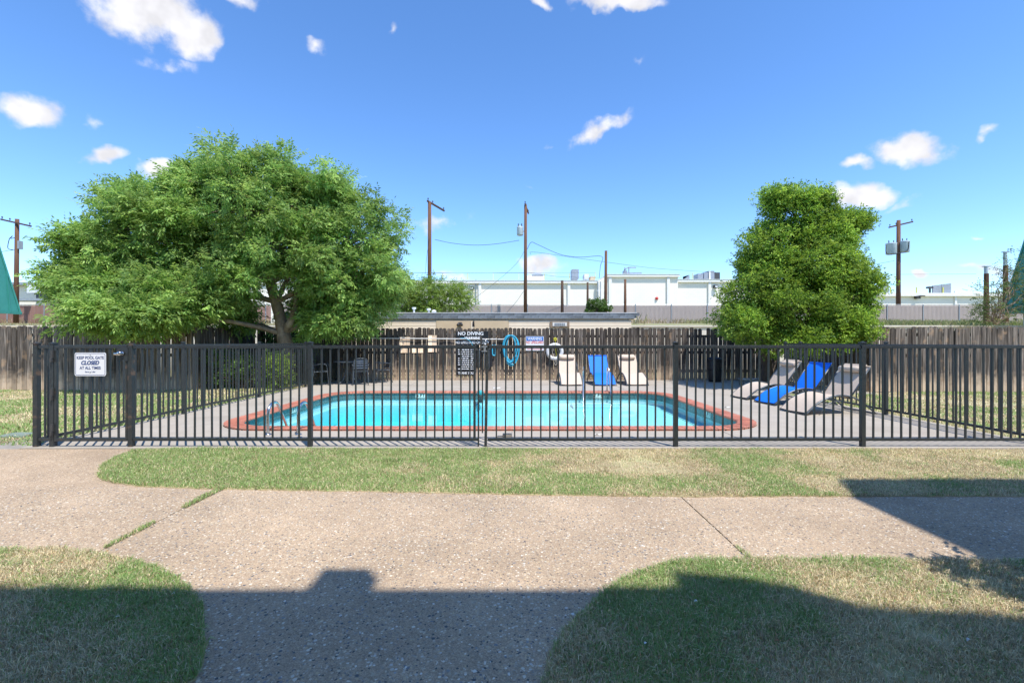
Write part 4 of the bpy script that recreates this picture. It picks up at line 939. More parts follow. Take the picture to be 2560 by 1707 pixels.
V, C = sprays(P, D, .25, 8, .125, .042, pal, tone=tn); crown('crown', V, C, tree)
tk = MB(); f0 = at(690,742,TY)
tk.tube(arc([base-base+Vector((.05,0,-.1)),at(716,880,TY)-base,at(708,835,TY)-base,at(702,800,TY)-base,at(690,755,TY)-base,at(676,705,TY)-base,at(668,650,TY+.1)-base,at(650,560,TY+.2)-base,at(640,450,TY+.2)-base]),
        [.27]*6+[.22]*6+[.19]*6+[.17]*6+[.155]*6+[.13]*6+[.11]*6+[.07]*6+[.03],12,cap=False)
part('trunk', tk, 'bark', tree, True)
br = MB(); forks = [at(690,755,TY)-base, at(676,705,TY)-base, at(668,650,TY)-base, at(708,835,TY)-base, at(655,590,TY)-base]
for i,(c,rad,wt_) in enumerate(lobes):
    f_ = forks[i%3] if c.z > 2.6 else forks[3]
    limb(br, f_, c-base, .085, .03, .10)
for c,r_,lc in cl:
    limb(br, lc-base, c-base, .022, .006, .15, 4)
part('branches', br, 'bark', tree, True)
q = MB(); q.tube(arc([at(708,835,TY)-base,at(730,800,TY-.1)-base,at(738,770,TY-.2)-base,at(742,720,TY-.1)-base]),[.13]*6+[.11]*6+[.07]*6+[.05],9,cap=False); part('limb', q, 'bark', tree, True)
# --- the bushy bright green tree on the right
base = Vector((7.75,13.9,0)); t2 = thing('bushy_tree', 'dense bright green cone shaped tree behind the right loungers', 'tree', base)
LB = [((1990,545),13.9,(92,75),1.2),((1930,620),13.9,(95,80),1.0),((2075,590),13.6,(80,70),.9),((2000,690),13.7,(165,90),2.0),((1890,735),13.4,(80,70),.8),((2110,735),13.3,(85,80),.9),
      ((1868,806),13.2,(88,56),1.0),((1985,780),12.9,(110,60),1.0),((2108,810),12.9,(84,58),1.0),((2000,850),13.0,(130,45),1.0),((1935,690),13.6,(100,75),.8),((2050,650),13.5,(95,75),.7),((2100,700),13.2,(90,60),.6),((2040,500),13.8,(50,35),.4),((1945,500),13.9,(50,35),.4),((2120,550),13.6,(45,35),.4)]
lobes = []
for (px,py),Y,(rx,ry),wt_ in LB:
    rx, ry = max(rx-20,18), max(ry-16,14); c = at(px,py,Y); lobes.append((c,(rx*Y/F,rx*Y/F*.9,ry*Y/F),wt_))
cl = clumps(lobes, 40, (.18,.42)); P, D = leafpoints(cl, 250); D += np.array((.25,-.1,.25)); keep = (P[:,2] > .55)&(P[:,1] < 15.9); P = P[keep]; D = D[keep]; tn = CT[keep]
pal = np.array([(.200,.340,.040),(.255,.395,.050),(.140,.260,.035),(.300,.430,.060),(.110,.210,.032)])
V, C = sprays(P, D, .17, 7, .070, .036, pal, droop=.1, jit=.55, pin=False, tone=tn); crown('crown', V, C, t2)
tk = MB(); tk.tube(arc([Vector((0,0,-.1)),Vector((.05,0,.5)),Vector((-.02,0,1.3)),Vector((.25,0,2.2)),Vector((.6,0,3.0)),Vector((.7,0,4.4))]),[.17]*6+[.15]*6+[.13]*6+[.10]*6+[.06]*6+[.03],9,cap=False); part('trunk', tk, 'bark_dark', t2, True)
br = MB()
for c,rad,wt_ in lobes: limb(br, Vector((.05,0,1.1+random.random())), c-base, .05, .02, .1)
for c,r_,lc in cl: limb(br, lc-base, c-base, .014, .004, .15, 3)
part('branches', br, 'bark_dark', t2, True)
# --- shrubs
def shrub(name, label, base, lobes, per, rr, dens, pal, L, ll, lw, K=7, cat='shrub', stems=10, pin=False, mb='bark_dark', droop=.15):
    base = Vector(base); t_ = thing(name, label, cat, base); cl = clumps(lobes, per, rr); P, D = leafpoints(cl, dens); keep = P[:,2] > base.z+.03
    V, C = sprays(P[keep], D[keep], L, K, ll, lw, np.array(pal), droop=droop, pin=pin); crown('foliage', V, C, t_)
    b_ = MB()
    for c,r_,lc in cl[::max(1,len(cl)//(stems*3))]: limb(b_, Vector((random.uniform(-.1,.1),random.uniform(-.1,.1),0)), c-base, .02*max(1,rr[1]), .006, .2, 5)
    part('stem', b_, mb, t_); return t_
GRN = [(.09,.17,.04),(.13,.23,.05),(.07,.14,.035)]; LIM = [(.24,.36,.05),(.19,.30,.05),(.30,.42,.07)]
shrub('shrub', 'dark green shrub behind the left railing near the big trunk', (-7.9,13.4,0), [((-8.4,13.4,.62),(.75,.5,.60),1.4),((-7.5,13.5,.55),(.6,.5,.50),1.0)], 22, (.16,.3), 150, GRN, .13, .055, .028)
shrub('shrub', 'lime green leafy shrub at the foot of the big tree', (-6.85,13.3,0), [((-6.85,13.3,.50),(.42,.4,.50),1.0)], 22, (.12,.25), 150, LIM, .13, .065, .034)
shrub('shrub', 'tall dark suckers growing round the foot of the big tree', (-7.4,14.9,0), [((-7.7,15.0,1.0),(.5,.4,.7),1.0),((-6.9,15.1,1.1),(.5,.4,.5),.8)], 16, (.2,.35), 60, GRN, .18, .08, .03)
shrub('shrub', 'feathery green bush standing behind the flat roofed building', at(1080,780,29), [(at(1060,745,29),(1.5,1.2,1.1),1.2),(at(1120,750,29),(1.3,1,.9),1.0),(at(1010,740,29),(1.2,1,1.0),1.0)], 26, (.35,.7), 45, [(.21,.32,.06),(.17,.27,.05),(.26,.36,.08)], .35, .15, .05, K=8, pin=True)
shrub('vine', 'green vine climbing round a pole stump behind the flat roof', at(1490,785,34), [(at(1490,768,34),(.95,.5,.45),1.0)], 22, (.2,.4), 90, [(.09,.17,.03),(.07,.14,.025)], .2, .11, .08, cat='vine')
shrub('shrub', 'scraggly half bare tree beside the right green roof', at(2490,810,20.6), [(at(2500,790,20.6),(.9,.7,.6),.8),(at(2545,720,20.9),(.7,.6,1.0),.8),(at(2470,740,20.8),(.6,.5,.7),.5),(at(2540,690,20.6),(.4,.4,.7),.4)], 18, (.25,.5), 26, [(.11,.17,.04),(.14,.18,.06),(.09,.14,.03)], .28, .10, .035, K=7, cat='tree', stems=60, pin=True, mb='bark')
shrub('shrub', 'leafy shrub out on the right lawn corner', (3.55,1.72,0), [((3.5,1.75,.75),(.42,.4,.72),1.2),((3.4,1.9,1.35),(.3,.3,.4),.6)], 20, (.12,.25), 140, GRN, .16, .085, .03, K=7)

# ================================================================== BEYOND THE FENCE
# ------------------------------------------------------------------ flat roofed utility building
UY = 18.6; zr = at(0,783,UY).z; zf = at(0,798,UY).z; x0 = -9.4; x1 = at(1591,0,UY).x; xw1 = at(1578,0,UY).x
ub = thing('utility_building', 'low cream utility building with flat shingled roof edge behind the fence', 'building', (0,UY,0)); UL = Vector((0,UY,0))
q = MB(); q.box(((x0+xw1)/2,1.25,(zf-.05)/2+.02),(xw1-x0,2.5,zf-.05)); part('wall', q, 'cream', ub)
q = MB(); q.box(((x0+x1)/2,1.535,zf+.01),(x1-x0,3.14,.05)); part('soffit', q, 'cream', ub)
q = MB(); q.box(((x0+x1)/2,1.46,(zr+zf)/2+.035),(x1-x0-.03,3.0,zr-zf-.05)); rf = part('roof', q, 'roof_grey', ub)
q = MB(); q.box(((x0+x1)/2,1.46,zr+.012),(x1-x0+.02,3.06,.03)); part('drip_edge', q, 'drip', rf)
sh = (zr-zf-.03)/2
for row in range(2):
    k = 0; x = x0-(.1 if row else 0)
    sm = MB(); sm.box((0,0,0),(.295,.02,sh+.02),rx=R(-8)); smm = sm.mesh('shingle','shingle')
    while x < x1-.15:
        link('shingle', smm, rf, (x+.15,-.050-.012*(1-row),zf+.045+sh*(row+.42)), None); x += .30
for k in range(13):      # lap siding courses
    zz_ = zf-.06-.11*k
    if zz_ < .9: break
    for a_,b_ in ((x0,at(1090,0,UY).x),(at(1272,0,UY).x,at(1375,0,UY).x),(at(1423,0,UY).x,xw1)):
        q = MB(); q.box(((a_+b_)/2,-.010,zz_-.05),(b_-a_,.014,.10),rx=R(-4)); part('siding_board', q, 'cream', ub)
a_ = at(1091,0,UY).x; b_ = at(1271,0,UY).x
q = MB(); q.box(((a_+b_)/2,-.015,zf-.27),(b_-a_,.05,.42)); part('beam_panel', q, 'tan', ub)
q = MB(); q.box(((a_+b_)/2,-.03,zf-.50),(b_-a_,.06,.05)); part('beam_trim', q, 'bark_dark', ub)
q = MB(); q.box((at(1181,0,UY).x,-.05,zf-.25),(.10,.02,.30)); part('divider', q, 'cream', ub)
lp = at(1151,808,UY); q = MB(); q.box((lp.x,-.08,lp.z),(.14,.1,.07)); q.tube([(lp.x-.05,-.12,lp.z-.02),(lp.x-.09,-.22,lp.z-.09)],.05,8); q.tube([(lp.x+.05,-.12,lp.z-.02),(lp.x+.08,-.22,lp.z-.09)],.05,8); part('flood_light', q, 'lamp_dark', ub)
lp = at(1184,809,UY); q = MB(); q.add([(lp.x-.05,-.065,lp.z-.10),(lp.x+.05,-.065,lp.z-.13),(lp.x+.03,-.065,lp.z+.13),(lp.x-.04,-.065,lp.z+.06)],[(0,1,2,3)]); q.tube([(lp.x,-.05,lp.z+.1),(lp.x,-.08,lp.z-.05)],.03,6); part('bracket', q, 'black', ub)
a_ = at(1375,0,UY).x; b_ = at(1423,0,UY).x; zt = at(0,803,UY).z; zb_ = at(0,818,UY).z
q = MB(); q.box(((a_+b_)/2,-.03,(zt+zb_)/2),(b_-a_,.06,zt-zb_)); vw = part('vent_frame', q, 'bark', ub)
q = MB(); q.box(((a_+b_)/2,-.065,(zt+zb_)/2),(b_-a_-.2,.02,(zt-zb_)*.62)); part('vent_panel', q, 'white_paint', vw)
for k in range(6): q = MB(); q.box((a_+.17+(b_-a_-.34)*(k+.5)/6,-.078,(zt+zb_)/2),(.06,.012,.10)); part('vent_opening', q, 'ac_grey', vw)
for px,py,h_ in ((1035,772,.25),(1072,773,.2),(1085,776,.14)):
    lp = at(px,783,UY+1.2); q = MB(); q.tube([(lp.x,1.2,zr),(lp.x,1.2,zr+h_),(lp.x,1.2,zr+h_+.01),(lp.x,1.2,zr+h_+.08)],[.04,.04,.09,.09] if h_ > .15 else [.09,.09,.11,.05],10); part('roof_vent', q, 'drip', rf)
# ------------------------------------------------------------------ slatted chain-link fences
def chain_fence(label, Y, xa, xb, pyt, pyb, sm_, pm):
    zt = at(0,pyt,Y).z; zb = at(0,pyb,Y).z-.15; f = thing('chain_link_fence', label, 'fence', (xa,Y,zb)); h_ = zt-zb; s = MB()
    x = .0
    while x < xb-xa:
        s.box((x,0,h_/2-.01),(.078,.010,h_-.06)); x += .108
    tag(part('slats', s, sm_, f), kind='stuff')
    q = MB(); q.box(((xb-xa)/2,.035,h_/2-.05),(xb-xa,.004,h_-.12)); part('gap_backing', q, 'slat_gap_pale', f)  # solid pale sheet added behind the slats so their gaps show bright
    q = MB(); q.tube([(0,0,h_),(xb-xa,0,h_)],.022,6); part('top_rail', q, 'galvanized', f)
    x = .0
    while x < xb-xa:
        q = MB(); q.tube([(x,-.03,-.2),(x,-.03,h_+.03),(x,-.03,h_+.06)],[.035,.035,.015],8); part('post', q, 'galvanized', f); x += 3.0
    return f
chain_fence('long beige slatted chain link fence in front of the white building', 38, at(690,0,38).x, 52, 761.5, 810, 'slat', 'galvanized')
chain_fence('brown slatted chain link fence at the left beyond the lawn', 37, -50, at(680,0,37).x-.1, 762, 810, 'slat_brown', 'galvanized')
# weeds and dry grass
def weeds(name, label, N, xa, xb, ya, yb, zf_, h_, w_, pal):
    x = rng.uniform(xa,xb,N); y = rng.uniform(ya,yb,N); k = rng.random(N) < np.clip(fbm(x,y,.35)*2.2-.55,.05,1); x = x[k]; y = y[k]; N = len(x); zz_ = zf_(y)
    a = rng.uniform(0,6.28,N); h = h_*rng.uniform(.3,1.2,N); ln = rng.uniform(.1,.6,N); V = np.empty((N,4,3)); tx = np.cos(a)*w_/2; ty = np.sin(a)*w_/2
    V[:,0] = np.stack((x-tx,y-ty,zz_),1); V[:,1] = np.stack((x+tx,y+ty,zz_),1); b2 = rng.uniform(0,6.28,N); V[:,2] = np.stack((x+tx*.6+np.cos(b2)*h*ln*.4,y+np.sin(b2)*h*ln*.4,zz_+h*.6),1); V[:,3] = np.stack((x+np.cos(b2)*h*ln,y+np.sin(b2)*h*ln,zz_+h),1)
    c = np.array(pal)[rng.integers(0,len(pal),N)]*rng.uniform(.7,1.2,(N,1)); me = raw_mesh(name, V.reshape(-1,3), np.arange(N*4).reshape(N,4), c, 'grass')
    return tag(link(name, me), label, kind='stuff')
tz = lambda y: np.interp(y,[p_[0] for p_ in prof],[p_[1] for p_ in prof])
STR = [(.42,.33,.18),(.50,.41,.24),(.33,.25,.13),(.30,.28,.12)]
weeds('dry_grass', 'dry straw grass along the slatted fences', 9000, -45, 30, 34.5, 37.5, tz, .42, .03, STR)
weeds('dry_grass', 'dry grass at the edge of the raised ground at left', 9000, -40, -12, 22.3, 30, tz, .20, .025, STR)
weeds('dry_grass', 'pale green grass on the bank behind the right fence', 22000, 13, 40, 22.2, 36, tz, .32, .03, [(.26,.30,.11),(.32,.33,.15),(.38,.34,.18),(.20,.25,.08)])
weeds('dry_grass', 'sparse dry weeds on the raised ground behind the flat roofed building', 1500, 4, 9, 30, 37, tz, .7, .03, [(.36,.33,.18),(.22,.24,.10),(.42,.35,.2)])

# ------------------------------------------------------------------ white commercial building
BY = 56.0
wb = thing('white_building', 'long white painted brick building beyond the slatted fence', 'building', (0,BY,3.0)); z0 = 0
Z = lambda py, Y=BY: at(0,py,Y).z-3.0
X = lambda px, Y=BY: at(px,0,Y).x
def wing(pxa, pxb, pyt, Y, dep=22, hood=True):
    xa, xb = X(pxa,Y), X(pxb,Y); zt = Z(pyt,Y); q = MB(); q.box(((xa+xb)/2,Y-BY+dep/2,(zt-1)/2),(xb-xa,dep,zt+1)); part('wall', q, 'white_brick', wb)
    q = MB(); q.box(((xa+xb)/2,Y-BY+dep/2-.13,zt-.14),(xb-xa+.2,dep+.36,.30)); part('parapet', q, 'white_paint', wb)
    q = MB(); q.box(((xa+xb)/2,Y-BY+dep/2-.13,zt+.03),(xb-xa+.3,dep+.46,.05)); part('coping_cap', q, 'drip', wb)
wing(560,1519,703,BY); wing(1519,1695,687,BY-.6); wing(1695,2030,700,BY+.3)
# angled transition gable between low and high part
q = MB(); xa = X(1495,BY-.6); xb = X(1519,BY-.6); zl = Z(703); zh = Z(688,BY-.6); q.add([(xa,-.62,0),(xb,-.62,0),(xb,-.62,zh),(xa,-.62,zl),(xa,.3,0),(xb,.3,0),(xb,.3,zh),(xa,.3,zl)],[(0,1,2,3),(4,7,6,5),(0,3,7,4),(3,2,6,7),(1,5,6,2)]); part('wall', q, 'white_brick', wb)
for px,pt,Y in ((1200,708,BY),(1422,708,BY),(1525,693,BY-.6),(1670,693,BY-.6),(1773,706,BY+.3)):
    q = MB(); q.box((X(px,Y),Y-BY-.10,Z(pt,Y)/2-.2),(.34,.2,Z(pt,Y)+.3)); part('pilaster', q, 'white_paint', wb)
q = MB(); q.tube([(X(1190),-.12,-.5),(X(1190),-.12,Z(702)),(X(1190),.1,Z(698))],.07,7); part('downspout', q, 'galvanized', wb)
for px,py,Y in ((1180,721,BY),(1787,717,BY+.3)):
    q = MB(); q.box((X(px,Y),Y-BY-.22,Z(py,Y)),(.42,.42,.36)); wl_ = part('wall_light', q, 'lamp_dark', wb); q = MB(); q.box((X(px,Y),Y-BY-.44,Z(py,Y)-.02),(.30,.03,.2)); part('lens', q, 'drip', wl_)
q = MB(); Y = BY-.6; q.tube([(X(1641.5,Y),Y-BY+.0,Z(746,Y)),(X(1641.5,Y),Y-BY-.12,Z(746,Y)),(X(1641.5,Y),Y-BY-.22,Z(746,Y))],[.18,.18,.08],16); part('alarm_bell', q, 'red_bell', wb, True)
# roof plant
def unit(pxa,pxb,pya,pyb,Y,m_='ac_grey',dep=1.5):
    q = MB(); q.box(((X(pxa,Y)+X(pxb,Y))/2,Y-BY+dep/2,(Z(pya,Y)+Z(pyb,Y))/2),(X(pxb,Y)-X(pxa,Y),dep,Z(pya,Y)-Z(pyb,Y))); return part('roof_unit', q, m_, wb)
unit(1430,1447,673,697,60); unit(1461,1472,685,697,60,'drip'); unit(1318,1362,689,700,61,'white_paint'); unit(1330,1358,686,690,61); unit(1476,1488,691,700,60,'tan')
for px in (1562,1572): q = MB(); q.bar((X(px,58),2,Z(690,58)),(X(px,58),2,Z(669,58)),.12,.12); part('roof_frame', q, 'ac_grey', wb)
q = MB(); q.bar((X(1560,58),2,Z(676,58)),(X(1570,58),2,Z(669,58)),.12,.12); q.bar((X(1570,58),2,Z(669,58)),(X(1590,58),2,Z(669,58)),.15,.12); q.bar((X(1558,58),2,Z(683,58)),(X(1604,58),2,Z(682.5,58)),.25,.12); part('roof_frame', q, 'ac_grey', wb)
unit(1560,1568,676,684,58,'ac_grey',.8)
q = MB(); q.add([(X(1707,60),4,Z(700,60)),(X(1724,60),4,Z(700,60)),(X(1724,60),4,Z(687,60)),(X(1707,60),4,Z(692,60)),(X(1724,60),4.6,Z(700,60))],[(0,1,2,3),(1,4,2),(0,3,2)]); part('roof_hood', q, 'ac_grey', wb)
for i,(pa,pb,pt) in enumerate(((1745,1758,684),(1760,1770,681),(1772,1786,677))): unit(pa,pb,pt,697,60)
unit(1780,1800,681,698,61,'lamp_dark'); q = MB(); q.bar((X(1774,59),3,Z(700,59)),(X(1774,59),3,Z(678,59)),.16,.16); part('roof_frame', q, 'white_paint', wb)
for px,a_,b_ in ((1107,684,700),(1169,683,700),(1233,682,700),(1297,683,698),(1361,684,699),(1424,683,698),(1488,681,697),(1732,682,699)):
    q = MB(); q.bar((X(px,57),1,Z(b_,57)),(X(px,57),1,Z(a_,57)),.09,.09); part('roof_post', q, 'yellow_post', wb)
q = MB(); q.tube([(X(1000,57),1,Z(683,57)),(X(1490,57),1,Z(682,57))],.012,4); part('roof_wire', q, 'cable', wb)
# the lower wing far right
rb2 = thing('white_annex', 'low white building with roof panels beyond the right slatted fence', 'building', (0,72,3.0)); Y = 72
q = MB(); q.box(((X(2060,Y)+X(2700,Y))/2,9,Z(734,Y)/2-.3),(X(2700,Y)-X(2060,Y),18,Z(734,Y)+.6)); part('wall', q, 'white_brick', rb2)
q = MB(); q.box(((X(2060,Y)+X(2700,Y))/2,8.9,Z(737,Y)),(X(2700,Y)-X(2060,Y),18.8,.5)); part('parapet', q, 'white_paint', rb2)
q = MB(); q.box((X(2387,Y),-.1,Z(753,Y)),(.3,.2,3.2)); part('pilaster', q, 'white_paint', rb2)
q = MB(); q.box((X(2288,Y),-.4,Z(744,Y)),(.5,.6,.42)); q.box((X(2292,Y),-.9,Z(741,Y)),(.6,.5,.12)); part('wall_light', q, 'lamp_dark', rb2)
for pa,pb,pm in ((2196,2236,2216),(2347,2393,2369)):
    for a_,b_ in ((pa,pm-.6),(pm+.6,pb)):
        q = MB(); sl_ = (pb-pa); q.add([(X(a_,Y),1,Z(732,Y)),(X(b_,Y),1,Z(732,Y)),(X(b_,Y),1,Z(712-6*(b_-pa)/sl_,Y)),(X(a_,Y),1,Z(712-6*(a_-pa)/sl_,Y)),(X(a_,Y),1.2,Z(732,Y)),(X(b_,Y),1.2,Z(732,Y)),(X(b_,Y),1.2,Z(712-6*(b_-pa)/sl_,Y)),(X(a_,Y),1.2,Z(712-6*(a_-pa)/sl_,Y))],[(0,1,2,3),(7,6,5,4),(0,4,5,1),(1,5,6,2),(2,6,7,3),(3,7,4,0)]); part('roof_panel', q, 'ac_grey', rb2)
q = MB(); q.bar((X(2339,Y),1,Z(732,Y)),(X(2339,Y),1,Z(717,Y)),.2,.2); q.box((X(2338.5,Y),1,Z(717,Y)),(.65,.6,.3)); part('roof_vent', q, 'lamp_dark', rb2)
for px in (2234,2300,2366.5): q = MB(); q.bar((X(px,Y),.6,Z(733,Y)),(X(px,Y),.6,Z(717,Y)),.13,.13); part('roof_post', q, 'yellow_post', rb2)
# loading dock building far left
lb2 = thing('dock_building', 'white building with canopy, windows and loading dock at the far left', 'building', (-50,60,3.0)); Y = 60; OX = 50
q = MB(); q.box((X(60,Y)+OX-4,9,Z(704,Y)/2-.3),(40,14,Z(704,Y)+.6)); part('wall', q, 'white_brick', lb2)
q = MB(); q.box((X(60,Y)+OX-4,8.6,Z(706,Y)),(40.4,15,.35)); part('parapet', q, 'ac_grey', lb2)
q = MB(); q.box((X(130,Y)+OX,1.2,Z(722,Y)),(X(200,Y)-X(66,Y),2,Z(719,Y)-Z(727,Y)+.6)); part('canopy', q, 'drip', lb2)
for k in range(6):
    q = MB(); q.box((X(73+k*19,Y)+OX,.95,Z(730,Y)),(.72,.06,.55)); wn_ = part('window', q, 'white_paint', lb2); q = MB(); q.box((X(73+k*19,Y)+OX,.91,Z(730,Y)),(.60,.03,.43)); part('pane', q, 'glass_dark', wn_)
q = MB(); q.box((X(140,Y)+OX,.6,Z(740,Y)),(X(200,Y)-X(82,Y),.3,.55)); part('dock_opening', q, 'lamp_dark', lb2)
q = MB(); q.box((X(110,Y)+OX,-.4,Z(751,Y)),(X(190,Y)-X(10,Y),2,.28)); part('dock_slab', q, 'ac_grey', lb2)
for px in (58,68): q = MB(); q.box((X(px,Y)+OX,-1.2,Z(760,Y)),(.25,.25,.9)); part('dock_leg', q, 'ac_grey', lb2)
for py in (722,730,737): q = MB(); q.tube([(X(20,Y)+OX,-1.3,Z(py,Y)),(X(66,Y)+OX,-1.3,Z(py,Y))],.03,5); part('guard_rail', q, 'ac_grey', lb2)
for px in (35,58): q = MB(); q.tube([(X(px,Y)+OX,-1.3,Z(750,Y)),(X(px,Y)+OX,-1.3,Z(721,Y))],.03,5); part('guard_post', q, 'ac_grey', lb2)

# ------------------------------------------------------------------ utility poles
def upole(label, px, pyt, Y, zb, r=.14, lean=0, m_='utility_pole', arm=None, cat='utility pole'):
    top = at(px,pyt,Y); b_ = Vector((top.x+lean,Y,zb)); t_ = thing('utility_pole', label, cat, b_); h_ = top.z-zb
    q = MB(); q.tube([(0,0,-.5),(-lean*.5,0,h_*.5),(-lean,0,h_)],[r*1.12,r,r*.86],10); part('shaft', q, m_, t_, True)
    if arm:
        (ax,ay,az),(bx,by,bz) = arm; A = top-b_+Vector((ax,ay,az)); Bv = top-b_+Vector((bx,by,bz)); q = MB(); q.bar(A,Bv,.10,.12); ar = part('crossarm', q, m_ if m_ != 'utility_pole' else 'utility_pole_dark', t_)
        for f_ in (.04,.96,.3): p_ = A+(Bv-A)*f_; q = MB(); q.tube([p_,p_+Vector((0,0,.13)),p_+Vector((0,0,.16)),p_+Vector((0,0,.26))],[.02,.02,.055,.03],6); part('insulator', q, 'lamp_dark', ar)
    return t_
P1 = upole('tall brown pole with short crossarm left of the middle pole', 1074, 505, 34, 2.7, .145, 0, arm=((-.12,-.25,.0),(.74,2.4,.02)))
P2 = upole('tall brown middle pole with a small grey transformer', 1314, 513, 35, 2.7, .125, -.02, arm=((-.05,-.2,.02),(.30,2.3,.02)))
P3 = upole('plain brown pole with bare top right of the middle pole', 1515, 627, 35, 2.7, .115, -.05)
upole('short dark pole stump nearest the middle pole', 1405.5, 701, 35.5, 2.75, .115, m_='utility_pole_dark')
upole('thin dark pole stump rising from the vine', 1469, 706, 35.8, 2.75, .09, m_='utility_pole_dark')
upole('short brown pole stump right of the bare pole', 1563, 698, 35.5, 2.75, .105)
P4 = upole('brown pole with long crossarm at the far left', 43, 548, 35, 2.7, .145, -.1, arm=((-1.25,0,-.02),(1.38,-.3,-.62)))
P5 = upole('brown pole with crossarm and two transformers at the right', 2246.5, 551, 40, 2.8, .165, -.03, arm=((-.85,0,-.62),(1.25,0,-.12)))
def transformer(pole, px, py0, py1, Y, r):
    a_ = at(px,py0,Y)-Vector(pole.location); b_ = at(px,py1,Y)-Vector(pole.location); q = MB(); q.tube([b_,b_+Vector((0,0,.05)),a_-Vector((0,0,.05)),a_,a_+Vector((0,0,.06))],[r*.9,r,r,r*1.06,r*.6],14); t_ = part('transformer', q, 'transformer', pole, True)
    for k in (-1,1): q = MB(); q.tube([a_+Vector((k*r*.5,0,.05)),a_+Vector((k*r*.55,0,.28))],[.05,.03],6); part('bushing', q, 'lamp_dark', t_)
    q = MB(); q.bar((0,0,(a_.z+b_.z)/2),((a_.x)*.6,0,(a_.z+b_.z)/2),.06,.1); part('bracket', q, 'galvanized', t_)
transformer(P5, 2228, 609, 636, 39.8, .40); transformer(P5, 2261.5, 604, 631, 39.8, .36); transformer(P2, 1300, 568, 589, 35, .24)
q = MB(); tz_ = at(50.5,603,35)-Vector(P4.location); q.box(tz_+Vector((0,0,-.30)),(.14,.3,.62)); part('meter_box', q, 'ac_grey', P4)
q = MB(); pb = Vector(P4.location); q.tube(arc([at(24,595,34.8)-pb,at(20,612,34.8)-pb,at(21,622,34.8)-pb,at(34,625,34.9)-pb]),.025,5); q.tube(arc([at(36,595,34.8)-pb,at(26,596,34.8)-pb,at(31,590,34.8)-pb]),.03,5); part('drop_wire', q, 'cable', P4)
q = MB(); pb = Vector(P5.location); q.tube(arc([at(2215,612,39.4)-pb,at(2217,634,39.4)-pb,at(2240,634,39.4)-pb,at(2268,627,39.4)-pb,at(2273,604,39.4)-pb]),.03,5); part('drop_wire', q, 'cable', P5)
# conduits beside the bare pole
q = MB(); pb = Vector(P3.location)
for px,pt in ((1495,706),(1501,704)): q.tube([at(px,785,34.8)-pb,at(px,pt,34.8)-pb],.035,6)
q.tube([at(1492,727,34.8)-pb,at(1510,727,34.8)-pb],.025,5); part('conduit', q, 'galvanized', P3)
# cables
def cable(label, pts, r=.022):
    A = Vector(pts[0]); q = MB(); q.tube(arc([Vector(p_)-A for p_ in pts],5),r*.6,5); tag(part('power_cable', q, 'cable', None, loc=A), label, 'cable', 'overhead cables')
cable('twisted cable sagging between the left pole and the transformer', [at(1087,599,34),at(1130,608,34.2),at(1185,613,34.5),at(1240,610,34.7),at(1298,601,35)],.028)
cable('thick cable sagging from the middle pole to the bare pole', [at(1318,623,35),at(1328,606,35),at(1345,612,35),at(1400,636,35),at(1450,643,35),at(1504,641,35),at(1501,665,35),at(1498,695,35)],.030)
cable('thin cable running from the middle pole towards the bushy tree', [at(1326,636,35),at(1332,630,35),at(1400,639,36),at(1520,656,37),at(1640,671,39),at(1790,681,41)],.018)
cable('guy wire slanting from the middle pole down to the left', [at(1312,626,35),at(1290,660,34),at(1240,705,33),at(1168,760,32)],.018)
cable('low cable along the roof line crossing both tall poles', [at(1020,681,34),at(1180,683,34),at(1314,682,35),at(1400,692,35.5),at(1500,694,36)],.018)
cable('short cable from the middle pole foot over the flat roof', [at(1313,722,35),at(1290,755,30),at(1265,783,24)],.02)
cable('grounding wire hanging beside the left tall pole', [at(1073,596,33.8),at(1066,650,33.8),at(1062,690,33.5),at(1045,765,31)],.018)
cable('cable running left from the bushy tree to the two transformer pole', [at(2236,652,40),at(2190,660,40),at(2150,664,40)],.02)
cable('level cable passing behind the two transformer pole', [at(2150,687,40),at(2246,686,40),at(2440,685,38)],.018)
cable('service cable leaving the far left pole', [at(38,625,34.9),at(18,627,35),at(-30,636,36)],.025)
# two steel topped posts at the far right
for lab,px,pt,pm_,pbm,Y in (('tall wooden post with blue steel top beside the right roof',2514,630,664,815,28),('shorter post with blue steel top in the scraggly tree',2466,666,684,815,28)):
    a_ = at(px,815,Y); t_ = thing('sign_post', lab, 'post', a_); q = MB(); q.tube([(0,0,0),at(px,pm_,Y)-a_],[.14,.12],9); part('post', q, 'utility_pole', t_)
    q = MB(); q.tube([at(px-1,pm_+2,Y)-a_,at(px-1,pt,Y)-a_],.095,9); q.box(at(px+1,pt,Y)-a_,(.42,.2,.04)); part('steel_top', q, 'transformer', t_)

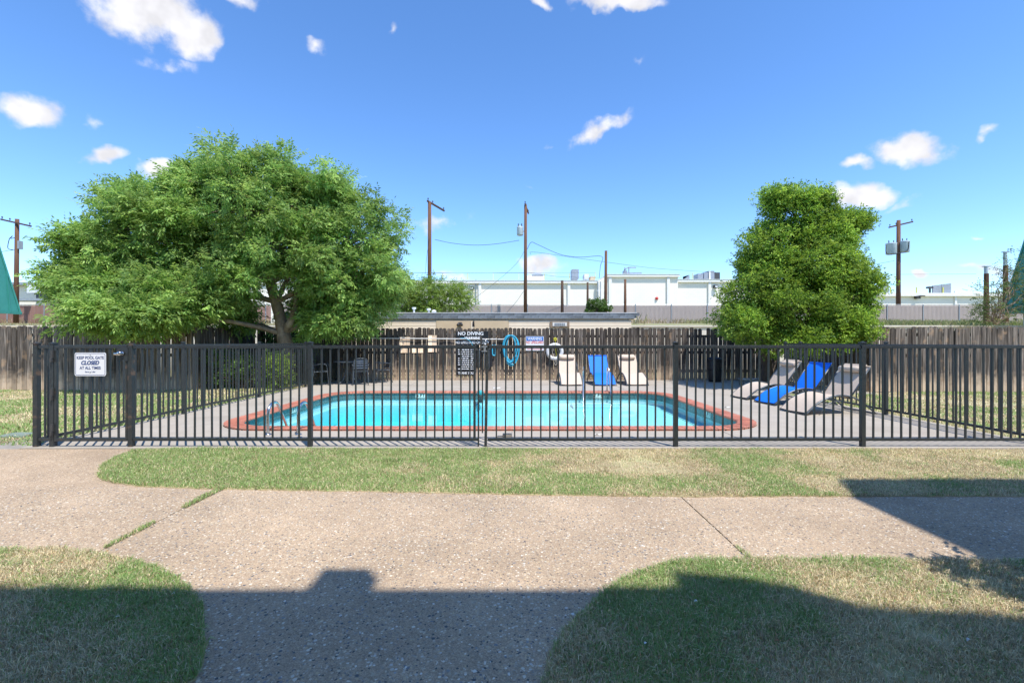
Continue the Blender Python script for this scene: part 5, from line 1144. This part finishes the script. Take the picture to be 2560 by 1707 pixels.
# ------------------------------------------------------------------ green mansard roofs at both edges
def mansard(label, s_, cx_px, Y):
    c = at(cx_px,784,Y); tdx, tdy, h_ = .45, 1.15, 5.2; t_ = thing('mansard_building', label, 'building', (c.x,Y,0)); zc = c.z; D_ = -10.5
    q = MB(); q.box((s_*4.6,D_/2,zc/2),(8.2,-D_-1.0,zc)); part('wall', q, 'cream', t_)
    q = MB(); A = [(0,0,zc),(s_*9,0,zc),(s_*9,D_,zc),(0,D_,zc)]; Bq = [(s_*tdx,-tdy,zc+h_),(s_*8.5,-tdy,zc+h_),(s_*8.5,D_+tdy,zc+h_),(s_*tdx,D_+tdy,zc+h_)]
    q.add(A+Bq,[(0,1,5,4),(1,2,6,5),(2,3,7,6),(3,0,4,7),(4,5,6,7),(3,2,1,0)]); rf_ = part('roof', q, 'green_metal', t_)
    q = MB(); q.box((s_*.02,D_/2,zc+.03),(.10,-D_+.1,.14)); part('eave_trim', q, 'green_metal', rf_)
    q = MB(); q.bar((0,0,zc),(s_*tdx,-tdy,zc+h_),.10,.06); part('hip_cap', q, 'green_metal', rf_)
    for k in range(1,22):
        y = -.48*k; tt = min(1,-y/tdy, (y-D_)/tdy+.02)
        if tt <= 0: continue
        q = MB(); q.bar((-s_*.015,y,zc+.02),(s_*tdx*tt-s_*.015,y,zc+h_*tt),.03,.06,up=(s_,0,0)); part('seam', q, 'green_metal', rf_)
    return t_
mansard('building with steep green metal roof at the left edge', -1, 51, 22.6)
mansard('building with steep green metal roof at the right edge', 1, 2504, 22.6)

# ------------------------------------------------------------------ courtyard building whose eaves shade the foreground
EH = 8.0; ox, oy = EH*math.sin(AZ)/math.tan(EL), EH*math.cos(AZ)/math.tan(EL)
cb_ = thing('courtyard_building', 'tall building behind the camera whose roof edge shades the foreground', 'building', (0,-3,0))
ev = [(-14,2.545),(.90,2.525),(.94,2.69),(1.32,2.615),(1.57,2.50),(1.78,2.36),(2.98,2.2),(3.0,4.02),(3.22,4.52),(9,4.47)]
outl = [(x+ox,y-oy+3) for x,y in ev]+[(16,4.47-oy+3),(16,-4),(-14,-4)]
q = MB(); q.prism(ccw(outl), EH-.18, EH); part('roof', q, 'white_paint', cb_)
h_ = .30; q = MB(); q.box((-1.0+ox+.30*.312,2.754-oy+3-.30*.436-.13,EH+h_/2),(.286,.26,h_)); part('roof_vent', q, 'galvanized', cb_)
wy = 2.525-oy+3-.30; wx = 3.0+ox+.30
q = MB(); q.box((-3.5+ox/2+.6,wy-.1,(EH-.18)/2),(20,.2,EH-.18)); part('wall', q, 'building_wall', cb_)
q = MB(); q.box((wx+4.0,(4.4-oy+3-.3+wy)/2-.2,(EH-.18)/2),(8,4.4-oy+3-.3-wy,EH-.18)); part('wall', q, 'building_wall', cb_)
for x_ in (-5.2,2.6):
    q = MB(); q.box((x_,wy+.03,1.05),(.95,.06,2.1)); d_ = part('door', q, 'green_metal', cb_); q = MB(); q.tube([(x_+.38,wy+.06,1.0),(x_+.38,wy+.13,1.0)],.03,8); part('handle', q, 'chrome', d_)
for x_ in (-7.6,-3.0,.4,4.2):
    for z_ in (1.5,4.2,6.7):
        q = MB(); q.box((x_,wy+.03,z_),(1.3,.06,1.1)); d_ = part('window', q, 'white_paint', cb_); q = MB(); q.box((x_,wy+.065,z_),(1.15,.02,.95)); part('pane', q, 'glass_dark', d_)
